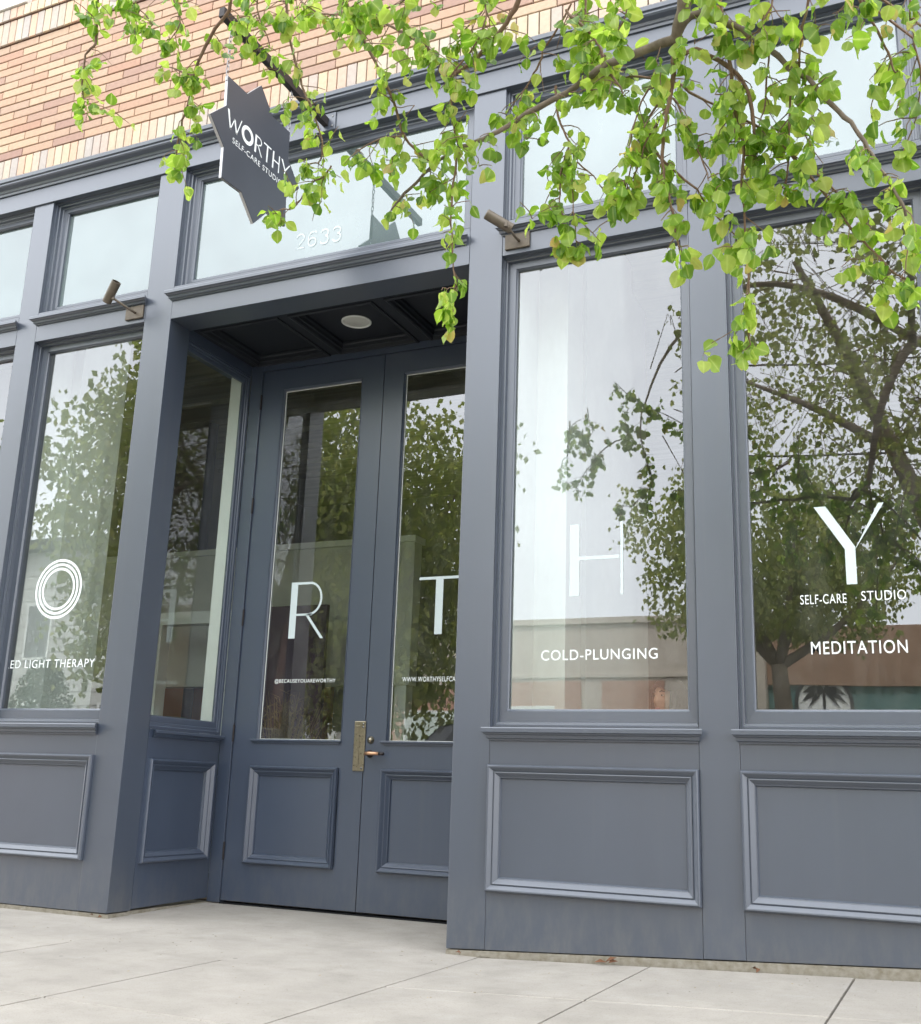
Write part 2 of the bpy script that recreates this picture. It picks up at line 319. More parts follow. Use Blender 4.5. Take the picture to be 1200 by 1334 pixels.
# ------------------------------------------------------------------ ground: sidewalk, kerb, road
def gz(x):                                # the sidewalk climbs gently to the right of the doorway
    t = x+2.37
    return 0.0 if t <= 0 else .043*t if t < 6 else .258
walk = MB()
xs_ = [-40, -8, -2.56, 3.4, 40]
for a, b in zip(xs_, xs_[1:]): walk.quad((a, -6.1, gz(a)-.03), (b, -6.1, gz(b)-.03), (b, .1, gz(b)-.03), (a, .1, gz(a)-.03))
wk = struct(walk.build('sidewalk', mat('joint_dirt', (.19, .155, .125), .95, .1, var=.2, vscale=12)))
rnd = random.Random(4)
SX = [-14.05, -13.1, -12.1, -11.15, -10.2, -9.2, -8.25, -7.25, -6.3, -5.3, -4.33, -3.36, -2.37, -1.46, -.52, .45, 1.4, 2.4, 3.4]
SY = [-6.1, -5.0, -4.0, -3.0, -2.0, -1.02]
def slab(x0, x1, y0, y1, name='paving_slab', flush=False):
    g = .0048; m = MB(); d = 0 if flush else rnd.uniform(-.0012, .0012)
    n = max(1, int(round((x1-x0)/.5)))
    X = [x0+g+(x1-x0-2*g)*i/n for i in range(n+1)]; k = len(m.v); c = .005
    z = lambda x: gz(x)+d
    for x in X: m.v += [(x, y0+g, z(x)-.03), (x, y0+g, z(x)-c), (x, y0+g+c, z(x)), (x, y1-g-c, z(x)), (x, y1-g, z(x)-c), (x, y1-g, z(x)-.03)]
    for i in range(n):
        for j in range(5): a = k+6*i+j; m.f.append((a, a+6, a+7, a+1))
    m.f.append(tuple(range(6))); m.f.append(tuple(range(6*n, 6*n+6))[::-1])
    m.v[0:0] = []
    return m.build(name, CONC, wk)
for i in range(len(SX)-1):
    for j in range(len(SY)-1):
        if SX[i+1] <= -2.36 and j == 4: continue
        slab(SX[i], SX[i+1], SY[j], SY[j+1])
E_ = [-14.05, -10.2, -6.3, -4.33]
for a, b in zip(E_, E_[1:]): slab(a, b, -2.0, .03, flush=True)
slab(-4.33, -3.36, -2.0, -.80, flush=True); slab(-3.36, -2.37, -2.0, -.80, flush=True)
for a, b in zip([-2.37, -1.46, -.52, .45, 1.4, 2.4], [-1.46, -.52, .45, 1.4, 2.4, 3.4]): slab(a, b, -1.02, .0)
# apron that runs up into the doorway
ap = MB(); n = 8
for x0, x1, ya, yb in ((-4.33, -3.36, -.86, 1.2), (-3.36, -2.37, -.86, 1.2)):
    for j in range(n):
        y0 = ya+(yb-ya)*j/n; y1 = ya+(yb-ya)*(j+1)/n
        q = lambda x, y: (x, y, gz(x)+max(0, y)*.022+.0006)
        ap.quad(q(x0, y0), q(x1, y0), q(x1, y1), q(x0, y1))
ap.quad((-4.86, .0, .0006), (-4.33, .0, .0006), (-4.33, 1.2, .027), (-4.86, 1.2, .027))
ap.quad((-2.37, -.0, 0.008), (-2.3, -.0, 0.009), (-2.3, 1.2, .03), (-2.37, 1.2, .03))
struct(ap.build('doorway_apron', CONC, wk)); 
kb = MB().box(-40, 40, -6.26, -6.105, -.16, 0)
kb.v = [(x, y, z+gz(x)) for x, y, z in kb.v]
MBk = MB()
for a, b in zip(xs_, xs_[1:]):
    MBk.hexa([(a, -6.26, -.2), (b, -6.26, -.2), (b, -6.105, -.2), (a, -6.105, -.2), (a, -6.26, gz(a)), (b, -6.26, gz(b)), (b, -6.105, gz(b)), (a, -6.105, gz(a))])
struct(MBk.build('kerb', CONC))
rd = MB().quad((-90, -18, -.13), (90, -18, -.13), (90, -6.2, -.13), (-90, -6.2, -.13))
rd = struct(rd.build('road', ASPH))
ln = MB()
for i in range(-12, 12): ln.quad((i*6, -12.2, -.126), (i*6+3, -12.2, -.126), (i*6+3, -12.05, -.126), (i*6, -12.05, -.126))
struct(ln.build('lane_marking', WHITEP, rd))
FS = mat('far_sidewalk_concrete', (.36, .35, .33), .9, .2, var=.1, vscale=2)
struct(MB().box(-90, 90, -24.0, -18, -.3, .01).build('far_sidewalk', FS))
GR = mat('ground_earth', (.14, .12, .09), .95, .1, var=.3, vscale=1)
struct(MB().quad((-400, -400, -.35), (400, -400, -.35), (400, 400, -.35), (-400, 400, -.35)).build('ground', GR))

# ------------------------------------------------------------------ the shop
shop = thing('shop_building', 'slate blue wooden storefront with tall glass windows under a buff brick upper wall', 'shop', (0, 0, 0))
RL, RR = -4.854, -2.554                    # doorway recess
ZO0, ZO1 = 1.176, 3.989                    # window opening
ZT0, ZT1 = 4.225, 5.160                    # transom opening
def zb(x): return .03+.05*max(0, x+2.55)
# bays: (x0, x1) of each opening; piers between
BAYS = [(-8.62, -7.6), (-7.40, -6.33), (-6.135, -5.09), (-2.335, -1.20), (-1.0, .03), (.23, 1.3), (1.5, 2.55)]
PIERS = [(-9.5, -8.62), (-7.6, -7.40), (-6.33, -6.135), (-5.09, RL), (RR, -2.335), (-1.20, -1.0), (.03, .23), (1.3, 1.5), (2.55, 3.4)]
FBM = PAINT
for a, b in PIERS:
    z0, z1 = zb(a), zb(b)
    MB().hexa([(a, 0, z0), (b, 0, z1), (b, .215, z1), (a, .215, z0), (a, 0, ZT1), (b, 0, ZT1), (b, .215, ZT1), (a, .215, ZT1)]).build('pier', PAINT, shop, bev=.003)
PROF_PANEL = [(0, -.002), (0, .020), (.05, .030), (.12, .035), (.20, .034), (.26, .030), (.48, .015), (.50, .019), (.56, .020), (.60, .018), (.86, .001), (.92, .0), (1, -.014)]
PROF_FR = [(0, -.002), (0, -.035), (.12, -.035), (.16, -.052), (.26, -.054), (.30, -.078), (.88, -.080), (.94, -.088), (1.0, -.092), (1.0, -.118)]
PROF_TFR = [(0, -.002), (0, -.03), (.14, -.03), (.18, -.048), (.30, -.050), (.34, -.072), (.46, -.074), (.5, -.08), (.88, -.080), (.94, -.088), (1.0, -.092), (1.0, -.118)]
def mirrorframe(P, u0, u1, v0, v1, prof, *w): return MB().frame(P, u0, u1, v0, v1, prof, *w)
def panel(P, u0, u1, v0, v1, parent, m=PAINT, w=.074):
    p = MB().quad(P(u0+w-.004, v0+w-.004, -.0135), P(u1-w+.004, v0+w-.004, -.0135), P(u1-w+.004, v1-w+.004, -.0135), P(u0+w-.004, v1-w+.004, -.0135)).build('panel', m, parent)
    MB().frame(P, u0, u1, v0, v1, PROF_PANEL, w).build('panel_moulding', m, p)
    return p
def sill(P, u0, u1, z, parent, m=PAINTH, proj=.055, hgt=.072, name='sill'):
    k = proj/.055; q = hgt/.072
    pr = [(0, 0), (.055, -.004), (.058, -.010), (.058, -.030), (.046, -.034), (.042, -.040), (.030, -.044), (.026, -.060), (.012, -.064), (.010, -.072), (-.004, -.072), (-.004, 0)]
    b = MB(); a = [P(u0+(.058-h)*.6, z+v*q, h*k) for h, v in pr]; c = [P(u1-(.058-h)*.6, z+v*q, h*k) for h, v in pr]
    return b.prism(a, c).build(name, m, parent)
def board_with_hole(P, u0, u1, v0, v1, hu0, hu1, hv0, hv1, th=.03, vb=None):
    m = MB(); f = vb or (lambda u: v0)
    def bx(a, b, c, d, low=False):
        lo = (lambda u: f(u)) if low else (lambda u: c)
        m.v += [P(a, lo(a), 0), P(b, lo(b), 0), P(b, d, 0), P(a, d, 0), P(a, lo(a), -th), P(b, lo(b), -th), P(b, d, -th), P(a, d, -th)]
        k = len(m.v)-8; m.f += [tuple(k+i for i in q) for q in ((0, 1, 2, 3), (7, 6, 5, 4), (0, 4, 5, 1), (1, 5, 6, 2), (2, 6, 7, 3), (3, 7, 4, 0))]
    bx(u0, u1, 0, hv0, True); bx(u0, u1, hv1, v1); bx(u0, hu0, hv0, hv1); bx(hu1, u1, hv0, hv1)
    return m
def glazed(P, u0, u1, v0, v1, parent, name, gm, prof, ws, label=None, fm=PAINT, hi=-.110):
    """a sash with its pane; returns the window part"""
    u0 += .0015; u1 -= .0015; v0 += .0015; v1 -= .0015
    wd = MB().frame(P, u0, u1, v0, v1, prof, *ws).build(name, fm, parent)
    if label: wd['label'] = label
    l, r_, b_, t_ = ws
    g = .004; ho = hi-.006
    c = [(u0+l-g, v0+b_-g), (u1-r_+g, v0+b_-g), (u1-r_+g, v1-t_+g), (u0+l-g, v1-t_+g)]
    A = [Vector(P(u, v, hi)) for u, v in c]; B = [Vector(P(u, v, ho)) for u, v in c]
    gb = MB(); gb.v = [tuple(x) for x in A+B]; F = [(0, 1, 2, 3), (7, 6, 5, 4), (0, 4, 5, 1), (1, 5, 6, 2), (2, 6, 7, 3), (3, 7, 4, 0)]
    nrm = (A[1]-A[0]).cross(A[2]-A[0]); out = A[0]-B[0]
    if nrm.dot(out) < 0: F = [f[::-1] for f in F]
    gb.f = F
    gb.build('pane', gm, wd)
    return wd
WIN = {}
for i, (a, b) in enumerate(BAYS):
    kb_ = board_with_hole(FAC, a+.0015, b-.0015, 0, ZO0-.072, a+.06, b-.06, .329+.04, .976-.04, .03, vb=zb)
    kb_.v = [(x, y+.003, z) for x, y, z in kb_.v]
    k = kb_.build('kickboard', PAINTH, shop)
    p0, p1 = a-.006, b+.002
    if i == 2: p0 = a-.02
    panel(FAC, a+.0, b-.0, .329, .976, shop)
    MB().box(a+.001, b-.001, .002, .2, ZO0-.072, ZO0-.001).build('sill_block', PAINTH, shop)
    sill(FAC, a-.03, b+.028, ZO0, shop)
    WIN[i] = glazed(FAC, a, b, ZO0, ZO1, shop, 'shop_window', GLASS, PROF_FR, (.07, .07, .10, .065))
    MB().box(a+.001, b-.001, .0, .2, ZO1, ZT0-.001).build('window_header', PAINTH, shop, bev=.003)
    sill(FAC, a-.03, b+.03, 4.178, shop, hgt=.06, name='transom_sill')
    WIN['t%d' % i] = glazed(FAC, a, b, ZT0, ZT1, shop, 'transom_window', GLASST, PROF_TFR, (.082, .082, .075, .072))
# doorway bay: lintel and wide transom
MB().box(RL+.001, RR-.001, 0, .22, 3.975, ZT0-.001).build('lintel', PAINTH, shop, bev=.003)
sill(FAC, RL-.035, RR+.01, 4.178, shop, hgt=.068, name='transom_sill')
WIN['td'] = glazed(FAC, RL+.0, RR-.0, ZT0, ZT1, shop, 'transom_window', GLASST, PROF_TFR, (.085, .085, .075, .072), label='wide pale aqua transom window over the entrance')
# fascia and cornice
MB().box(-9.5, 3.4, -.014, .215, ZT1, 5.306).build('fascia', PAINTH, shop, bev=.003)
pr = [(.0, 5.306), (-.026, 5.306), (-.030, 5.322), (-.040, 5.326), (-.046, 5.342), (-.080, 5.352), (-.088, 5.362), (-.088, 5.376), (-.100, 5.380), (-.104, 5.404), (-.085, 5.425), (-.06, 5.440), (.02, 5.446)]
MB().prism([(-9.5, y, z) for y, z in pr], [(3.4, y, z) for y, z in pr]).build('cornice', PAINTH, shop)
# footing
for a, b in ((-9.5, RL+.006), (RR-.002, 3.4)):
    n = 24; ft = MB()
    for i in range(n):
        x0 = a+(b-a)*i/n; x1 = a+(b-a)*(i+1)/n
        y = lambda x: .004+.006*noise.noise(Vector((x*9, 0, 0)))
        ft.hexa([(x0, y(x0), gz(x0)-.1), (x1, y(x1), gz(x1)-.1), (x1, .2, gz(x1)-.1), (x0, .2, gz(x0)-.1), (x0, y(x0), zb(x0)-.006), (x1, y(x1), zb(x1)-.006), (x1, .2, zb(x1)-.006), (x0, .2, zb(x0)-.006)])
    ft.build('footing', FOOT, shop)
MB().box(RL-.2, RL-.006, .2001, 1.02, -.1, .028).build('footing', FOOT, shop); MB().box(RR+.006, RR+.2, .2001, 1.02, -.1, .035).build('footing', FOOT, shop)

# ---- recess side walls
PL = lambda u, v, h: (RL+h, u, v)
PR = lambda u, v, h: (RR-h, u, v)
for P, nm in ((PL, 'l'), (PR, 'r')):
    y0, y1 = .2165, .985
    b = board_with_hole(P, y0, y1, 0, 1.10, .28, .88, .35, .93, .06, vb=lambda u: .035+.02*u)
    b.build('side_wall_board', DOORP, shop)
    panel(P, .235, .925, .313, .968, shop, DOORP)
    m = MB(); A = P(y0, 1.10, 0); B = P(y1, 1.155, -.19)
    m.box(min(A[0], B[0]), max(A[0], B[0]), y0, y1, 1.1005, 1.158); m.build('sill_block', DOORP, shop)
    sill(P, .225, .975, 1.155, shop, DOORP, proj=.045, hgt=.05)
    WIN['s'+nm] = glazed(P, y0, y1, 1.158, 3.905, shop, 'side_window', GLASSD,
        [(0, -.002), (0, -.008), (.2, -.008), (.26, -.018), (.45, -.020), (.5, -.028), (.9, -.03), (1.0, -.034), (1, -.050)], (.035, .052, .09, .06), fm=DOORP, hi=-.036)
    a_, b_ = P(0, 0, -.044)[0], P(0, 0, -.150)[0]; MB().box(min(a_, b_), max(a_, b_), y1-.0515, y1-.002, 1.16, 3.9).build('white_jamb', JAMBW, WIN['s'+nm])
    m = MB(); A = P(0, 0, 0); B = P(0, 0, -.19)
    m.box(min(A[0], B[0]), max(A[0], B[0]), y0, y1, 3.9055, 4.06); m.build('side_header', DOORP, shop)
# ---- coffered soffit
cf = MB()
CF = [(-4.79, -4.15), (-4.045, -3.40), (-3.285, -2.62)]
cf.box(RL-.0, RR, .2205, .275, 3.989, 4.06); cf.box(RL, RR, .975, 1.0, 3.989, 4.06)
ed = [RL]+[e for c in CF for e in c]+[RR]
for i in range(0, len(ed), 2): cf.box(ed[i], ed[i+1], .2755, .9745, 3.989, 4.06)
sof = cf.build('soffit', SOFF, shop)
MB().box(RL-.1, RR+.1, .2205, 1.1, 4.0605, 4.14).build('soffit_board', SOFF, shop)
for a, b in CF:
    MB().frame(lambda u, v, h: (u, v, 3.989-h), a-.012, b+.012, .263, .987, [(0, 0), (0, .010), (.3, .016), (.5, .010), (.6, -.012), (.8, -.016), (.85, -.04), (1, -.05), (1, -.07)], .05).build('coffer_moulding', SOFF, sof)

# ---- doors
DY = 1.0
PD = lambda u, v, h: (u, DY-h, v)
MB().box(RL+.001, -4.7485, .985, 1.08, .03, 3.988).build('door_jamb', DOORP, shop, bev=.002)
MB().box(-2.6065, RR-.001, .985, 1.08, .03, 3.988).build('door_jamb', DOORP, shop, bev=.002)
MB().box(-4.748, -2.607, .987, 1.08, 3.935, 3.988).build('door_head', DOORP, shop)
MB().box(-4.75, -2.605, .99, 1.1, .0, .030).build('threshold', DARK, shop)
ROOTD = {}
for k, (a, b, ga, gb, pa, pb) in enumerate([(-4.745, -3.6785, -4.543, -3.870, -4.574, -3.862), (-3.6725, -2.610, -3.50, -2.83, -3.527, -2.80)]):
    m = MB(); th = .05
    d0, d1 = .045, 3.930
    def bx(x0, x1, z0, z1): m.box(x0, x1, DY, DY+th, z0, z1)
    g0, g1, q0, q1 = 1.135, 3.757, .298+.02, .952-.02
    bx(a, ga-.012, d0, d1); bx(gb+.012, b, d0, d1)
    bx(ga-.012, gb+.012, g1+.012, d1); bx(ga-.012, gb+.012, q1, g0-.012); bx(ga-.012, gb+.012, d0, q0)
    pa2, pb2 = ga-.012, gb+.012
    dr = m.build('entrance_door', DOORP, shop)
    dr['label'] = ['left leaf of the tall glazed double entrance door', 'right leaf of the tall glazed double entrance door, with the copper lever'][k]
    pn = MB().quad(PD(pa+.04, q0-.03, -.0135), PD(pb-.04, q0-.03, -.0135), PD(pb-.04, q1+.03, -.0135), PD(pa+.04, q1+.03, -.0135)).build('panel', DOORP, dr)
    MB().frame(PD, pa, pb, .298, .952, PROF_PANEL, .068).build('panel_moulding', DOORP, dr)
    MB().frame(PD, ga-.014, gb+.014, g0-.014, g1+.014, [(0, .0), (0, .006), (.3, .006), (.5, -.004), (1, -.012), (1, -.045)], .014).build('glazing_bead', DOORP, dr)
    sill(PD, ga-.05, gb+.02, 1.137, dr, DOORP, proj=.024, hgt=.032, name='ledge')
    c = [(ga, g0), (gb, g0), (gb, g1), (ga, g1)]
    q = MB(); q.v = [PD(u, v, -.030) for u, v in c]+[PD(u, v, -.036) for u, v in c]
    q.f = [(0, 1, 2, 3), (7, 6, 5, 4), (0, 4, 5, 1), (1, 5, 6, 2), (2, 6, 7, 3), (3, 7, 4, 0)]
    gl_ = q.build('pane', GLASSD, dr)
    # bright spacer edge round the pane
    MB().frame(PD, ga+.0, gb-.0, g0, g1, [(0, -.0285), (1, -.0285)], .006).build('pane_edge', WHITEP, dr)
    ROOTD[k] = dr
    if k == 0:
        for z in (2.833, 2.005, 1.157, .325, -.48):
            MB().tube([(a-.002, DY-.010, z+H-.06), (a-.002, DY-.010, z+H+.06)], .0075, 8).build('hinge', IRON, dr)
        x = b
        MB().box(x-.075, x+.012, DY-.012, DY-.001, .935, 1.265).build('latch_guard_plate', NICKEL, dr, bev=.004)
        for zz in (.955, 1.245, 1.225):
            MB().lathe((x-.006, DY-.012, zz), (0, -1, 0), [(0, .008), (.003, .007), (.005, .002)], 12).build('bolt', CHAIN, dr, smooth=True)
        # raised ribs of the plate
        MB().box(x-.066, x-.030, DY-.0165, DY-.0125, .97, 1.235).build('plate_cover', NICKEL, dr, bev=.003)
    else:
        x = a
        MB().lathe((x+.045, DY, 1.140), (0, -1, 0), [(0, .026), (.006, .025), (.012, .018), (.02, .017), (.022, 0)], 20).build('deadbolt', NICKEL, dr, smooth=True)
        MB().lathe((x+.045, DY, 1.050), (0, -1, 0), [(0, .026), (.006, .025), (.010, .012), (.04, .011)], 20).build('lever_rose', IRON, dr, smooth=True)
        MB().tube([(x+.030, DY-.045, 1.050), (x+.06, DY-.048, 1.052), (x+.135, DY-.046, 1.051)], [.012, .0125, .0115], 12).build('lever', COPPER, dr, smooth=True)
        MB().tube([(x+.136, DY-.046, 1.051), (x+.172, DY-.046, 1.050)], [.0115, .011], 12).build('lever_tip', IRON, dr, smooth=True)

# ---- letters in the glass
def poly_letters(P, polys, parent, m, h, name='letter'):
    b = MB()
    for pg in polys: b.quad(*[P(u, v, h) for u, v in pg])
    return b.build(name, m, parent)
def arc(cx, cz, rx, rz, r2x, r2z, a0, a1, n=20):
    out = []
    for i in range(n):
        t0 = a0+(a1-a0)*i/n; t1 = a0+(a1-a0)*(i+1)/n
        out.append([(cx+rx*math.cos(t0), cz+rz*math.sin(t0)), (cx+r2x*math.cos(t0), cz+r2z*math.sin(t0)), (cx+r2x*math.cos(t1), cz+r2z*math.sin(t1)), (cx+rx*math.cos(t1), cz+rz*math.sin(t1))])
    return out
LH = -.108
B0, B1 = 1.895, 2.303          # base and top of the big letters
rc = lambda x0, x1, z0, z1: [(x0, z0), (x1, z0), (x1, z1), (x0, z1)]
poly_letters(FAC, [rc(-1.923, -1.868, B0, B1), rc(-1.868, -1.637, 2.096, 2.116), rc(-1.632, -1.617, B0, B1)], WIN[3], BIGV, LH)['label'] = 'large white letter H'
poly_letters(FAC, [[(-.610, B1), (-.553, B1), (-.420, 2.085), (-.470, 2.075)], [(-.300, B1), (-.274, B1), (-.412, 2.085), (-.428, 2.06)], [(-.470, 2.075), (-.420, 2.085), (-.420, B0), (-.470, B0)]], WIN[4], BIGV, LH)['label'] = 'large white letter Y'
ring = []
for r1, r2 in ((.213, .195), (.182, .164), (.151, .133)): ring += arc(-5.692, 2.106, r1, r1, r2, r2, 0, 2*math.pi, 48)
poly_letters(FAC, ring, WIN[2], VINYL, LH)['label'] = 'large white letter O of three rings'
poly_letters(FAC, [[(-7.12, B1), (-7.06, B1), (-6.97, B0), (-7.02, B0)], [(-6.97, B0), (-6.99, B0), (-6.88, B1), (-6.86, B1)], [(-6.87, B1), (-6.81, B1), (-6.72, B0), (-6.77, B0)], [(-6.72, B0), (-6.74, B0), (-6.62, B1), (-6.60, B1)]], WIN[1], BIGV, LH)['label'] = 'large white letter W'
K = 1.0046
LD = -.028
def PDL(u, v, h): return (u*K, DY-h, (v-H)*K+H)
r_ = [rc(-4.347, -4.292, 1.843, 2.250), rc(-4.292, -4.190, 2.232, 2.250), rc(-4.292, -4.16, 2.005, 2.020)]
r_ += arc(-4.190, 2.128, .108, .122, .092, .106, -math.pi/2, math.pi/2, 20)
r_ += [[(-4.215, 2.010), (-4.195, 2.016), (-4.055, 1.840), (-4.080, 1.840)]]
poly_letters(PDL, r_, ROOTD[0], BIGV, LD)['label'] = 'large white letter R'
poly_letters(PDL, [rc(-3.311, -2.985, 2.219, 2.238), rc(-3.184, -3.128, 1.843, 2.219)], ROOTD[1], BIGV, LD)['label'] = 'large white letter T'
text_obj('lettering', 'SELF-CARE', FAC, -.696, -.475, 1.802, 1.850, VINYL, WIN[4], LH)
text_obj('lettering', 'STUDIO', FAC, -.405, -.200, 1.810, 1.858, VINYL, WIN[4], LH)
text_obj('lettering', 'MEDITATION', FAC, -.655, -.209, 1.549, 1.613, VINYL, WIN[4], LH, bold=.003)
text_obj('lettering', 'COLD-PLUNGING', FAC, -2.085, -1.432, 1.543, 1.600, VINYL, WIN[3], LH, bold=.003)
text_obj('lettering', 'RED LIGHT THERAPY', FAC, -6.10, -5.283, 1.555, 1.612, VINYL, WIN[2], LH, bold=.003)
text_obj('lettering', '@BECAUSEYOUAREWORTHY', PDL, -4.433, -3.932, 1.522, 1.556, VINYL, ROOTD[0], LD, bold=.004)
text_obj('lettering', 'WWW.WORTHYSELFCARE.COM', PDL, -3.41, -2.885, 1.528, 1.560, VINYL, ROOTD[1], LD, bold=.004)
def stroke(b, P, pts, w, h):
    L_ = []; 
    for i, (u, v) in enumerate(pts):
        du = pts[min(i+1, len(pts)-1)][0]-pts[max(0, i-1)][0]; dv = pts[min(i+1, len(pts)-1)][1]-pts[max(0, i-1)][1]; l = math.hypot(du, dv) or 1
        L_.append(((u-dv/l*w/2, v+du/l*w/2), (u+dv/l*w/2, v-du/l*w/2)))
    for (a, b1), (c, d) in zip(L_, L_[1:]): b.quad(P(*a, h), P(*b1, h), P(*d, h), P(*c, h))
def arcp(cx, cz, rx, rz, a0, a1, n=14): return [(cx+rx*math.cos(R(a0+(a1-a0)*i/n)), cz+rz*math.sin(R(a0+(a1-a0)*i/n))) for i in range(n+1)]
three = [arcp(.5, .75, .38, .22, 165, -80), arcp(.5, .28, .42, .26, 80, -165)]
DIG = {'2': arcp(.5, .72, .40, .25, 170, -20)+[(.62, .42), (.12, .03), (.92, .03)], '6': [arcp(.60, .68, .50, .29, 45, 180)+[(.10, .30)], arcp(.50, .30, .40, .27, 0, 360, 24)], '3': three}
for i, ch in enumerate('2633'):
    b = MB(); x0 = -3.925+i*.0965
    dg_ = DIG[ch] if isinstance(DIG[ch][0], list) else [DIG[ch]]
    for n_, q_ in enumerate(dg_): stroke(b, lambda u, v, h: FAC(x0+u*.076, 4.388+v*.112, h), q_, .12, LH+.0006*n_)
    b.build('digit', VINYLT, WIN['td'])

# ------------------------------------------------------------------ brick upper wall
bw = MB().box(-9.5, 3.4, .012, .25, 5.447, 9.6).build('brick_wall', MORTAR, shop)
bricks = []
ZS = 5.450
def brick_at(x0, x1, z0, z1, kind, proud=0): bricks.append((x0, x1, z0, z1, kind, proud))
x = -9.5
while x < 3.35: brick_at(x+.004, x+.074, ZS+.004, ZS+.214, 's'); x += .0785
for c in range(15):
    z = ZS+.219+c*.0752; x = -9.5-(.163 if c % 2 else 0)
    while x < 3.4: brick_at(max(-9.5, x)+.0036, min(3.4, x+.326)-.0036, z+.0036, z+.0705, 'b'); x += .326
ZB = ZS+.219+15*.0752
x = -9.5
while x < 3.35: brick_at(x+.004, x+.074, ZB+.004, ZB+.222, 's', .022); brick_at(x+.004, x+.074, ZB+.230, ZB+.335, 's', .04); x += .0785
for c in range(26):
    z = ZB+.345+c*.0752; x = -9.5-(.163 if c % 2 else 0)
    while x < 3.4: brick_at(max(-9.5, x)+.0036, min(3.4, x+.326)-.0036, z+.0036, z+.0705, 'b'); x += .326
def sight(p):
    q = Vector(p)-CAMLOC; d = q.dot(FW)
    if d <= .1: return None
    return (600+1405.4*q.dot(RT)/d, 667-1405.4*q.dot(UP)/d, d)
inv = []
for b in bricks:
    s = sight(((b[0]+b[1])/2, 0, (b[2]+b[3])/2)); inview = s and -15 < s[0] < 1215 and -10 < s[1]
    inv.append((0 if inview else 1, s[2] if s else 99, b))
inv.sort(key=lambda t: (t[0], 0 if t[2][4] == 'b' else 1, t[1]))
cache = {}
def brick_mesh(w_, h_, jit, kind):
    key = (round(w_, 3), round(h_, 3), jit, kind)
    if key in cache: return cache[key]
    q = random.Random(hash((round(w_, 3), jit))); m = MB(); c = .003
    yy = -.003+q.uniform(-.0025, .002)
    m.v = [(0, .014, 0), (w_, .014, 0), (w_, .014, h_), (0, .014, h_), (0, yy+c, 0), (w_, yy+c, 0), (w_, yy+c, h_), (0, yy+c, h_), (c, yy, c), (w_-c, yy, c), (w_-c, yy, h_-c), (c, yy, h_-c)]
    for k in range(2):
        for j in range(4): a = 4*k+j; b_ = 4*k+(j+1) % 4; m.f.append((a, b_, b_+4, a+4))
    m.f.append((8, 9, 10, 11))
    me = bpy.data.meshes.new('brick'); me.from_pydata(m.v, [], m.f); me.materials.append(BRICK if kind == 'b' else SOLD); cache[key] = me
    return me
rest = {'b': MB(), 's': MB()}
for i, (_, _, b) in enumerate(inv):
    x0, x1, z0, z1, kind, pd = b
    if x1-x0 < .03: continue
    me = brick_mesh(x1-x0, z1-z0, rnd.randrange(4), kind)
    if i < 300:
        o = bpy.data.objects.new('brick', me); COL.objects.link(o); o.parent = bw; o.location = (x0, -pd, z0)
    else:
        m = rest[kind]; k = len(m.v); m.v += [(v.co.x+x0, v.co.y-pd, v.co.z+z0) for v in me.vertices]; m.f += [tuple(k+j for j in p.vertices) for p in me.polygons]
rest['b'].build('bricks', BRICK, bw)['kind'] = 'stuff'
rest['s'].build('bricks', SOLD, bw)['kind'] = 'stuff'
# backing of the projecting belt course
MB().box(-9.5, 3.4, -.008, .012, ZB-.002, ZB+.222).build('belt_course', MORTAR, bw)
MB().box(-9.5, 3.4, -.030, .012, ZB+.2225, ZB+.338).build('belt_course', MORTAR, bw)
STONE = mat('pale_stone', (.62, .60, .56), .8, .3, var=.06, vscale=5)
MB().box(-9.5, -6.72, -.06, .012, ZB+.342, ZB+.48).build('stone_ledge', STONE, bw, bev=.004)

# ------------------------------------------------------------------ shell and interior
EXT = mat('plain_render_wall', (.30, .27, .24), .9, .2, var=.1)
INT = mat('dim_interior_wall', (.30, .30, .28), .85, .2, var=.06)
CEIL = mat('olive_ceiling_boards', (.34, .33, .24), .8, .2, var=.25, vscale=1.5, stretch=(.3, 6, 1))
JOIST = mat('joist_wood', (.30, .29, .21), .8, .2, var=.2, vscale=4)
FLOORI = mat('interior_floor_wood', (.20, .15, .10), .5, .4, var=.2, vscale=2, stretch=(5, .4, 1))
MB().box(-9.7, -9.5, -.0, 9, -.3, 9.6).build('outer_wall', EXT, shop)
MB().box(3.4, 3.6, -.0, 9, -.3, 9.6).build('outer_wall', EXT, shop)
MB().box(-9.7, 3.6, 9, 9.2, -.3, 9.6).build('outer_wall', EXT, shop)
MB().box(-9.7, 3.6, 2.15, 9.0, 9.4, 9.6).build('roof', EXT, shop)
MB().box(-9.5, 3.4, 2.0, 2.1, 5.2, 9.4).build('added_light_well_wall', WHITE, shop); MB().box(-9.5, 3.4, .26, 2.15, 9.45, 9.46).build('added_skylight_pane', GLASSD, shop)  # unseen skylight and its well, added to bring daylight into the shop
MB().box(-9.5, 3.4, .21, .24, 5.16, 5.447).build('backing_board', DARK, shop)
struct(MB().box(-9.5, 3.4, 1.1, 9, -.1, .03).build('interior_floor', FLOORI))
for a, b in ((-9.5, RL-.2), (RR+.2, 3.4)): struct(MB().box(a, b, .2, 1.1, -.1, .03).build('interior_floor', FLOORI))
ic = struct(MB().box(-9.5, 3.4, 2.1, 9, 5.2, 5.3).box(-9.5, 3.4, .26, .5, 5.2, 5.3).build('interior_ceiling', CEIL))
for i in range(9):
    y = 2.4+i*.6; MB().box(-9.49, 3.39, y, y+.05, 5.13, 5.199).build('ceiling_joist', JOIST, ic)
struct(MB().box(-9.49, 3.39, 8.9, 8.99, .031, 5.19).build('interior_back_wall', INT))
